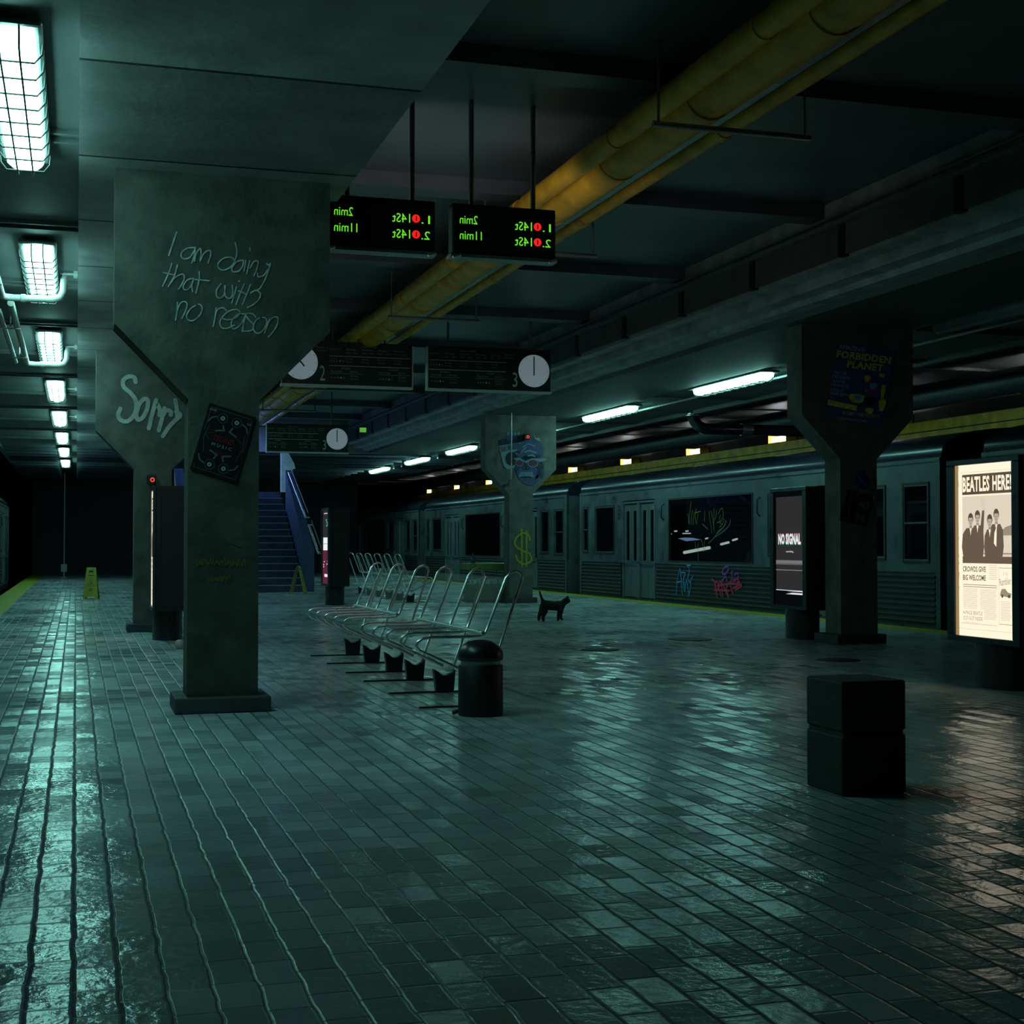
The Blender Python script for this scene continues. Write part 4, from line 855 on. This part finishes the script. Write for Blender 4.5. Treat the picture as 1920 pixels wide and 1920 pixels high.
def rail(x_, a, c, z0_, z1_):
    p = MB(); p.tube([(x_, a, z0_), (x_, c, z1_)], .022, CHROME, 10); p.tube([(x_, a, z0_), (x_+.09, a, z0_)], .018, CHROME, 8); p.tube([(x_, c, z1_), (x_+.09, c, z1_)], .018, CHROME, 8)
    p.tube([(x_+.06, a-.0, z0_+.10), (x_+.06, c, z1_+.10)], .010, STEEL, 8); return p.build('handrail', t)
g1 = onx(541, 886, 4.97); g2 = onx(573, 970, 4.97); rail(4.97, g2.y, g1.y, g2.z, g1.z)
g1 = onx(579, 984, 4.97); g2 = onx(597, 1037, 4.97); rail(4.97, g2.y, g1.y, g2.z, g1.z)
# pale post above the stairs with its sloping brace
a = ony(527, 929, 36.95); c = ony(545, 929, 36.95)
p = MB(); p.prism([(a.x, 2.46), (c.x, 2.46), (c.x, 3.02), (c.x+.12, 3.08), (c.x+.09, 3.2), (a.x+.12, 3.6), (a.x, 3.6)], 1, 36.95, 37.1, mat('pale_plaster', (.80, .82, .84), .7, var=.15))
tag(p.build('support_post'), 'pale post with a sloping brace at the top of the stairs', 'post')
# cool tube lamp over the landing
SL = glow('stair_lamp_tube', (.20, .38, 1.0), 80)
t = thing('tube_lamp', 'bright cool white tube lamp above the top of the stairs', 'lamp', (3.6, 36.6, 3.5))
a = ony(470, 841, 36.6)
p = MB(); p.box(3.0, 4.3, 36.55, 36.7, a.z+.04, a.z+.1, STEEL); p.box(3.6, 3.64, 36.6, 36.64, a.z+.1, 4.38, STEEL); p.box(3.0, 4.3, 36.54, 36.555, a.z-.005, a.z+.1, STEEL); p.build('housing', t)  # front plate added to keep the tube's light off ceiling and beams
p = MB(); p.tube([(3.02, 36.6, a.z), (4.28, 36.6, a.z)], .035, SL, 10); p.build('tube', t)

# ================================================================== TRAINS
TB = mat('train_skin', (.115, .15, .155), .38, metal=.45, var=.22, vscale=3.5, bump=.35, bscale=5, rvar=.12); TR_ = mat('train_roof', (.022, .028, .05), .3, metal=.3, var=.2, bump=.15, bscale=4)
TG = mat('train_glass', (.004, .005, .007), .03, spec=.6); TGW = mat('tinted_glass', (.003, .004, .006), .03, alpha=.45); TD = mat('train_corrugated', (.05, .06, .065), .35, metal=.5, var=.25); TDR = mat('train_door', (.16, .20, .21), .42, metal=.4, var=.2)
TU = mat('train_underframe', (.012, .013, .015), .5); GASK = mat('window_gasket', (.012, .014, .015), .5); INT = mat('car_interior', (.03, .035, .035), .7)
XT = 10.75
def yx(u): return onx(u, 1000, XT).y
YA, YB = yx(1764), yx(1088)          # near and far end of the second car
LEN = YB-YA; YM = (YA+YB)/2
def L(y): return y-YM
def train_car():
    """local frame: y along the car, side skin at x = 0 facing -x, floor at z = 0"""
    t = thing('train_car', '', 'train car', (0, 0, 0), 'train cars')
    h = LEN/2; ZB, ZT = -.05, 2.24; WD = 2.75
    wins = []
    def win(u0, u1, z0, z1, kind): wins.append((L(yx(u1)), L(yx(u0)), z0, z1, kind))
    win(1093, 1103, .92, 1.93, 'slim'); win(1116, 1152, .90, 1.93, 'tall'); win(1254, 1412, .77, 1.97, 'wide')
    win(1617, 1661, .88, 1.93, 'tall'); win(1693, 1743, .85, 1.93, 'slim')
    wins.append((L(yx(1500)), L(yx(1440)), .9, 1.93, 'tall'))
    doors = [(L(yx(1228)), L(yx(1167)))]; dw = doors[0][1]-doors[0][0]
    doors.append((L(yx(1600)), L(yx(1600))+dw))
    # side skin: vertical strips round the openings
    holes = [(a, c, z0, z1) for a, c, z0, z1, k in wins]+[(a, c, 0.02, 1.97) for a, c in doors]
    cuts = sorted({-h, h}|{a for a, *_ in holes}|{c for _, c, *_ in holes})
    p = MB()
    for a, c in zip(cuts[:-1], cuts[1:]):
        if c-a < 1e-5: continue
        hs = sorted([(z0, z1) for aa, cc, z0, z1 in holes if aa <= a+1e-6 and cc >= c-1e-6])
        z = .74
        for z0, z1 in hs:
            if z0 > z: p.box(0, .05, a, c, z, z0, TB)
            z = max(z, z1)
        p.box(0, .05, a, c, z, ZT, TB)
    p.box(-.012, 0, -h, h, .73, .765, TB)
    p.box(-.02, .02, -h, h, 2.19, 2.225, TB)
    p.box(0, .05, -h, h, ZB, .02, TB) 
    for e in (-h, h):  # end walls
        p.box(0, WD, e-(.05 if e > 0 else 0), e+(0 if e > 0 else .05), ZB, ZT, TB)
    p.box(WD-.05, WD, -h, h, ZB, ZT, TB)
    p.box(0, WD, -h, h, -.2, ZB, TU); p.box(1.3, 1.34, -h+.06, h-.06, ZB, ZT, BLKM)
    for s_ in (-1, 1):
        e = s_*h; p.box(-.012, .012, min(e, e-s_*.10), max(e, e-s_*.10), 0, ZT, TB)
    p.build('body', t)
    prof = [(0., ZT-.03)]+[(WD/2-WD/2*math.cos(math.pi*k/14)**1, ZT+.42*math.sin(math.pi*k/14)**.75) for k in range(1, 14)]+[(WD, ZT-.03)]
    p = MB(); p.prism(prof, 1, -h, h, TR_, True); p.build('roof', t)
    # corrugated lower panels between doors
    p = MB(); segs = []; z0 = -h+.12
    ds = sorted(doors); edges = [-h+.12]
    for a, c in ds: edges += [a-.08, c+.08]
    edges.append(h-.12)
    for a, c in zip(edges[::2], edges[1::2]):
        p.box(.0, .03, a, c, .02, .73, TD)
        for k in range(9): z = .055+k*.075; p.prism([(0, z), (-.018, z+.012), (-.018, z+.030), (0, z+.042)], 1, a, c, TD)
    p.build('ribbed_panel', t)
    for a, c, z0, z1, k in wins:
        f = MB(); g_ = .03
        f.box(-.012, .03, a, c, z0, z0+g_, GASK); f.box(-.012, .03, a, c, z1-g_, z1, GASK); f.box(-.012, .03, a, a+g_, z0+g_, z1-g_, GASK); f.box(-.012, .03, c-g_, c, z0+g_, z1-g_, GASK)
        if k != 'wide':
            f.box(-.008, .03, a+g_, c-g_, z0+g_, z0+g_+.025, TB); f.box(-.008, .03, a+g_, c-g_, z1-g_-.02, z1-g_, TB); f.box(-.006, .03, a+g_, a+g_+.018, z0+g_, z1-g_, TB); f.box(-.006, .03, c-g_-.018, c-g_, z0+g_, z1-g_, TB)
        if k == 'slim': zm = (z0+z1)/2; f.box(-.008, .03, a+g_, c-g_, zm-.012, zm+.012, TB)
        fo = f.build('window', t); q = MB(); q.box(.012, .022, a+g_, c-g_, z0+g_, z1-g_, TGW if k == 'wide' else TG); q.build('pane', fo)
    for a, c in doors:
        m_ = (a+c)/2; f = MB()
        for s0, s1 in ((a, a+.035), (c-.035, c), (m_-.06, m_+.06)): f.box(-.005, .06, s0, s1, .02, 1.97, TDR)
        f.box(0, .06, a, c, 1.93, 1.99, TDR); f.box(.10, .16, a, c, .02, 1.97, INT); f.build('door_frame', t)
        for (s0, s1) in ((a+.035, m_-.06), (m_+.06, c-.035)):
            w_ = (s1-s0)/2
            for j in (0, 1):
                y0_, y1_ = s0+j*w_+.008, s0+(j+1)*w_-.008; wy0, wy1 = y0_+w_*.25, y1_-w_*.25
                f = MB(); f.box(.03, .06, y0_, wy0, .04, 1.91, TDR); f.box(.03, .06, wy1, y1_, .04, 1.91, TDR); f.box(.03, .06, wy0, wy1, .04, .78, TDR); f.box(.03, .06, wy0, wy1, 1.78, 1.91, TDR)
                fo = f.build('door', t); q = MB(); q.box(.045, .052, wy0, wy1, .78, 1.78, TG); q.build('pane', fo)
    # vent row beside the door, grab handles and a roof gutter line
    p = MB(); yv = L(yx(1160))
    for k in range(4): p.box(-.006, .02, yv-.04, yv+.04, 1.62+k*.085, 1.66+k*.085, BLKM)
    for u in (1245, 1425):
        yh = L(yx(u)); p.tube([(-.0, yh, 1.88), (-.05, yh, 1.84), (-.055, yh, 1.62), (0, yh, 1.56)], .014, BLKM, 6)
    p.build('vents', t)
    return t
tc = train_car(); tc.location = (XT, YM, 0); tc['label'] = 'silver train car behind the right column, with a wide scribbled window'
GAP = yx(1063)-yx(1088)+.0
for k, lab in ((1, 'silver train car beyond the dark gap, behind the gorilla column'), (2, 'dim far train car standing behind the benches'), (-1, 'nearest train car, hidden behind the lit newspaper totem')):
    o = copy_tree(tc); o.location = (XT, YM+k*(LEN+GAP), 0); o['label'] = lab
o = copy_tree(tc); yl = 46.0-LEN/2; o.location = (-1.98, yl, 0); o.rotation_euler = (0, 0, math.pi); o['label'] = 'dark train car on the left track at the far end'; o['group'] = 'train cars'
for k, y_ in enumerate((YA-GAP/2, YB+GAP/2)):
    p = MB(); yg = y_; p.box(XT+.55, XT+2.2, yg-GAP/2, yg+GAP/2, .0, 2.2, mat('gangway_rubber', (.02, .024, .024), .6)); tag(p.build('gangway'), ['dark rubber gangway between the nearest car and the scribbled car', 'dark rubber gangway between two cars right of the gorilla column'][k], 'gangway', 'train gangways')
# graffiti on the second car
XG = XT-.004
px = lambda d=0.: (lambda u, v: onx(u, v, XG-d))
cv6 = lambda x, y: (1230+x/8.725, 920+y/8.725)
def paintx(name, parent, strokes, conv, wd, m, label, x_):
    p = MB()
    for st in strokes:
        st = smooth_pts([Vector((*q_, 0)) for q_ in st], 3)
        p.stroke([onx(*conv(q_[0], q_[1]), x_) for q_ in st], wd, (-1, 0, 0), m)
    o = p.build(name); o.parent = parent; o.location = -Vector(parent.location); o['label'] = label; return o
GYW = mat('graffiti_yellow', (.22, .23, .04), .6); GBL = mat('graffiti_blue', (.05, .38, .80), .6); GRD = mat('graffiti_red', (.85, .03, .12), .6); GVI = mat('graffiti_violet', (.45, .07, .60), .6); GWH = mat('scratched_film', (.10, .13, .15), .5)
paintx('window_scrawl', tc, [[(575, 180), (560, 300), (530, 540)], [(520, 380), (545, 500), (545, 550)], [(600, 320), (580, 440), (575, 555)], [(630, 350), (610, 470), (615, 550)], [(660, 300), (640, 440), (670, 550)], [(640, 360), (730, 340)], [(690, 370), (670, 500)],
   [(800, 330), (790, 500)], [(870, 340), (880, 450), (905, 600), (915, 690)], [(900, 330), (930, 450), (940, 560), (960, 680)], [(950, 300), (950, 450), (940, 620)], [(990, 320), (980, 420), (960, 480)], [(1020, 380), (1060, 300), (1090, 300), (1100, 400), (1060, 500), (1000, 520)], [(1050, 400), (1040, 500), (1080, 560)], [(1110, 460), (1090, 540), (1040, 600)], [(1140, 480), (1120, 580), (1020, 660), (960, 760), (860, 860)], [(640, 840), (650, 940)], [(690, 850), (690, 1140)], [(740, 800), (770, 900), (780, 1010)], [(800, 820), (790, 900), (820, 1000)]], cv6, .012, GYW, 'yellow scribble on the wide window', XT+.008)
paintx('window_scratch', tc, [[(1220, 480), (1190, 580), (1080, 680), (960, 760)], [(1150, 500), (1100, 600), (1000, 700)], [(760, 550), (820, 600), (845, 630)]], cv6, .020, GWH, 'pale scratch on the wide window', XT+.009)
paintx('blue_tag', tc, [[(390, 1270), (350, 1450), (330, 1700)], [(400, 1290), (415, 1500), (430, 1710)], [(340, 1500), (420, 1480)], [(420, 1340), (480, 1350), (450, 1440), (470, 1560)], [(500, 1220), (570, 1220)], [(530, 1230), (545, 1320), (520, 1440), (560, 1500)], [(600, 1400), (570, 1480), (560, 1600), (530, 1740)], [(440, 1480), (470, 1650), (500, 1450), (540, 1700)]], cv6, .022, GBL, 'blue sprayed tag', XT-.021)
paintx('red_tag', tc, [[(910, 1450), (960, 1500), (1000, 1740)], [(960, 1560), (1000, 1480), (1060, 1720)], [(1010, 1600), (1060, 1480), (1090, 1730)], [(1080, 1500), (1120, 1600), (1190, 1740)], [(1200, 1500), (1150, 1600), (1180, 1700)], [(1230, 1460), (1220, 1560), (1260, 1690)], [(1270, 1480), (1340, 1440), (1360, 1540), (1260, 1600)], [(1330, 1490), (1400, 1560), (1300, 1620)], [(1000, 1560), (1200, 1520), (1400, 1540)], [(960, 1620), (1200, 1640)]], cv6, .034, GRD, 'red sprayed tag', XT-.021)
paintx('violet_tag', tc, [[(1190, 1240), (1130, 1250), (1080, 1340), (1130, 1370), (1190, 1280)], [(1080, 1480), (1140, 1400), (1160, 1480)], [(1240, 1310), (1250, 1460)], [(1280, 1380), (1340, 1350), (1340, 1440), (1270, 1450)]], cv6, .026, GVI, 'violet top of the sprayed tag', XT-.021)

# glowing streaks and a bluish patch behind the wide window, standing for reflections
CL_ = glow('reflection_streak', (.75, 1.0, .90), 1.2); CB_ = glow('reflection_patch', (.30, .48, .85), .9)
for nm, (u0, v0, u1, v1), r_, m_ in (('reflection_streak', (1283, 1036, 1330, 1027), .030, CL_), ('reflection_streak', (1352, 1020.5, 1366, 1017), .022, CL_), ('reflection_streak', (1374, 1013, 1382, 1010.5), .018, CL_), ('reflection_streak', (1280, 1000.3, 1295, 1000), .010, CL_), ('reflection_streak', (1286, 996, 1290, 995.6), .014, CL_), ('reflection_streak', (1265, 996, 1269, 995.8), .014, CL_), ('reflection_streak', (1323, 1010, 1327, 1009), .014, CL_), ('reflection_streak', (1254, 1001, 1259, 1001), .010, CL_)):
    x_ = XT+.45; p = MB(); a_ = onx(u0, v0, x_); c_ = onx(u1, v1, x_); p.tube([a_, c_], r_, m_, 8); o = p.build(nm); o.parent = tc; o.location = -Vector(tc.location)
x_ = XT+.5; p = MB(); vs = [onx(u, v, x_) for u, v in ((1271, 1009.5), (1283, 1008), (1297, 1008.5), (1312, 1012), (1296, 1013.5), (1286, 1014.5), (1279, 1012))]
p.add(vs+[v+Vector((.03, 0, 0)) for v in vs], [tuple(range(7)), tuple(range(7, 14))]+[(i, (i+1) % 7, 7+(i+1) % 7, 7+i) for i in range(7)], CB_); o = p.build('reflection_patch'); o.parent = tc; o.location = -Vector(tc.location)

# ================================================================== SMALL THINGS
# stand with a yellow top beside the gorilla column
OLV = mat('olive_paint', (.13, .13, .035), .5, var=.3); OLG = mat('olive_top', (.16, .26, .05), .5, var=.2)
t = thing('goods_stand', 'low olive stand with a greenish yellow top and pale packets, left of the gorilla column', 'stand', (7.2, 26.4, 0))
a = ony(884, 1127, 26.2); c = ony(948, 1127, 26.2); zt = ony(900, 1056, 26.2).z
p = MB(); p.box(a.x, c.x, 26.2, 26.8, .04, .34, OLV); p.box(a.x-.03, c.x+.03, 26.17, 26.85, 0, .04, BLKM); p.build('base', t, bevel=.01)
p = MB(); p.box(a.x-.05, c.x+.05, 26.1, 26.9, zt-.13, zt, OLG); p.build('top', t, bevel=.02)
p = MB()
for xx in (a.x+.02, c.x-.02):
    for yy in (26.23, 26.77): p.box(xx-.015, xx+.015, yy-.015, yy+.015, .34, zt-.13, STEEL)
p.build('posts', t)
PKT = mat('pale_packet', (.62, .64, .62), .6)
for k in range(5):
    x0 = a.x-.0+k*(c.x-a.x)/5+.01; p = MB(); p.box(x0, x0+.10, 26.22, 26.4, .34, .43+.01*(k % 2), PKT); tag(p.build('packet', bevel=.008), 'small pale packet standing on the olive stand, one of a row', 'packet', 'pale packets on the stand')
p = MB(); p.lathe([(.04, 0), (.045, .02), (.045, .12), (.02, .15), (.018, .19), (.002, .19)], (a.x+.06, 26.3, zt), mat('blue_bottle', (.04, .10, .18), .2), 14); tag(p.build('bottle'), 'small bluish bottle on the left end of the olive stand', 'bottle')

# red-eyed security cameras
def seccam(x_, y_, z_, label):
    t = thing('security_camera', label, 'camera', (x_, y_, z_), 'security cameras with red rings')
    p = MB(); p.box(x_-.055, x_+.055, y_-.16, y_-.02, z_-.055, z_+.055, BLK); p.build('casing', t, bevel=.01)
    p = MB(); p.box(x_-.02, x_+.02, y_-.02, y_-.002, z_-.02, z_+.02, BLK); p.build('mount', t)
    pl = Plane((x_+.01, y_-.162, z_-.005), (1, 0, 0), (0, 0, 1), (0, -1, 0))
    p = MB(); ring(p, pl, 0, 0, .022, .011, glow('red_ring', (1.0, .05, .04), 1.6), 20, .001); p.build('light_ring', t)
a = ony(284, 899, 18.38); seccam(a.x, 18.5, a.z, 'security camera with a red ring above the warm lit totem')
a = ony(987, 819, 25.5); seccam(a.x, 25.6, a.z, 'security camera with a red ring on the painted gorilla')
# hanging rods with switch boxes
p = MB(); a = ony(959, 912, 25.2); p.tube([(a.x, 25.2, a.z+.1), (a.x, 25.2, 3.54)], .012, STEEL, 6); p.box(a.x-.045, a.x+.045, 25.16, 25.24, a.z, a.z+.13, CONC); p.box(a.x-.02, a.x+.02, 25.2, 25.595, a.z+.02, a.z+.06, CONC)
tag(p.build('hanging_switch'), 'thin rod with a switch box hanging before the painted gorilla', 'switch')
p = MB(); a = ony(120, 1072, 52); p.tube([(a.x, 52, a.z+.2), (a.x, 52, 3.6)], .022, WHITEP, 6); p.box(a.x-.10, a.x+.10, 51.92, 52.05, a.z, a.z+.26, STEEL); p.box(a.x-.02, a.x+.02, 51.97, 52.03, 0, a.z, STEEL)
tag(p.build('signal_post'), 'thin pale post with a small box near the dark end of the left aisle', 'post')
# green and blue lit fixtures near the far beam
p = MB(); a = ony(681, 806, 32); p.box(a.x-.07, a.x+.07, 32, 32.06, a.z-.05, a.z+.05, glow('green_exit', (.12, .55, .05), .7)); p.box(a.x-.01, a.x+.01, 32.02, 32.04, a.z+.05, 4.38, STEEL)
tag(p.build('exit_light'), 'tiny green light hanging near the far end of the middle ceiling', 'light')
# pale ball by the totem and two flat drain covers on the floor
p = MB(); c_ = onz(333, 1217, 0); p.lathe([(.002, 0), (.03, .005), (.047, .03), (.05, .05), (.045, .075), (.025, .095), (.002, .10)], (c_.x+.02, c_.y, 0), mat('pale_plastic', (.42, .40, .36), .5), 18)
tag(p.build('ball'), 'pale round ball on the floor behind the nearest column', 'ball')
for i, (u, v, rx, ry, lab) in enumerate(((1572, 1238, .34, .13, 'dark round drain cover on the floor before the right column'), (1294, 1199, .42, .16, 'dark flat drain cover in the floor left of the NO SIGNAL totem'), (1125, 1219, .34, .12, 'dark flat drain cover in the floor behind the cat'))):
    c_ = onz(u, v, 0); p = MB(); p.lathe([(1, 0), (1, .006), (.96, .008), (.001, .008)], (c_.x, c_.y, 0), mat('drain_iron', (.02, .02, .022), .7, bump=.5), 28, rx*.6, ry*1.6); tag(p.build('drain_cover'), lab, 'drain cover', 'drain covers in the platform')
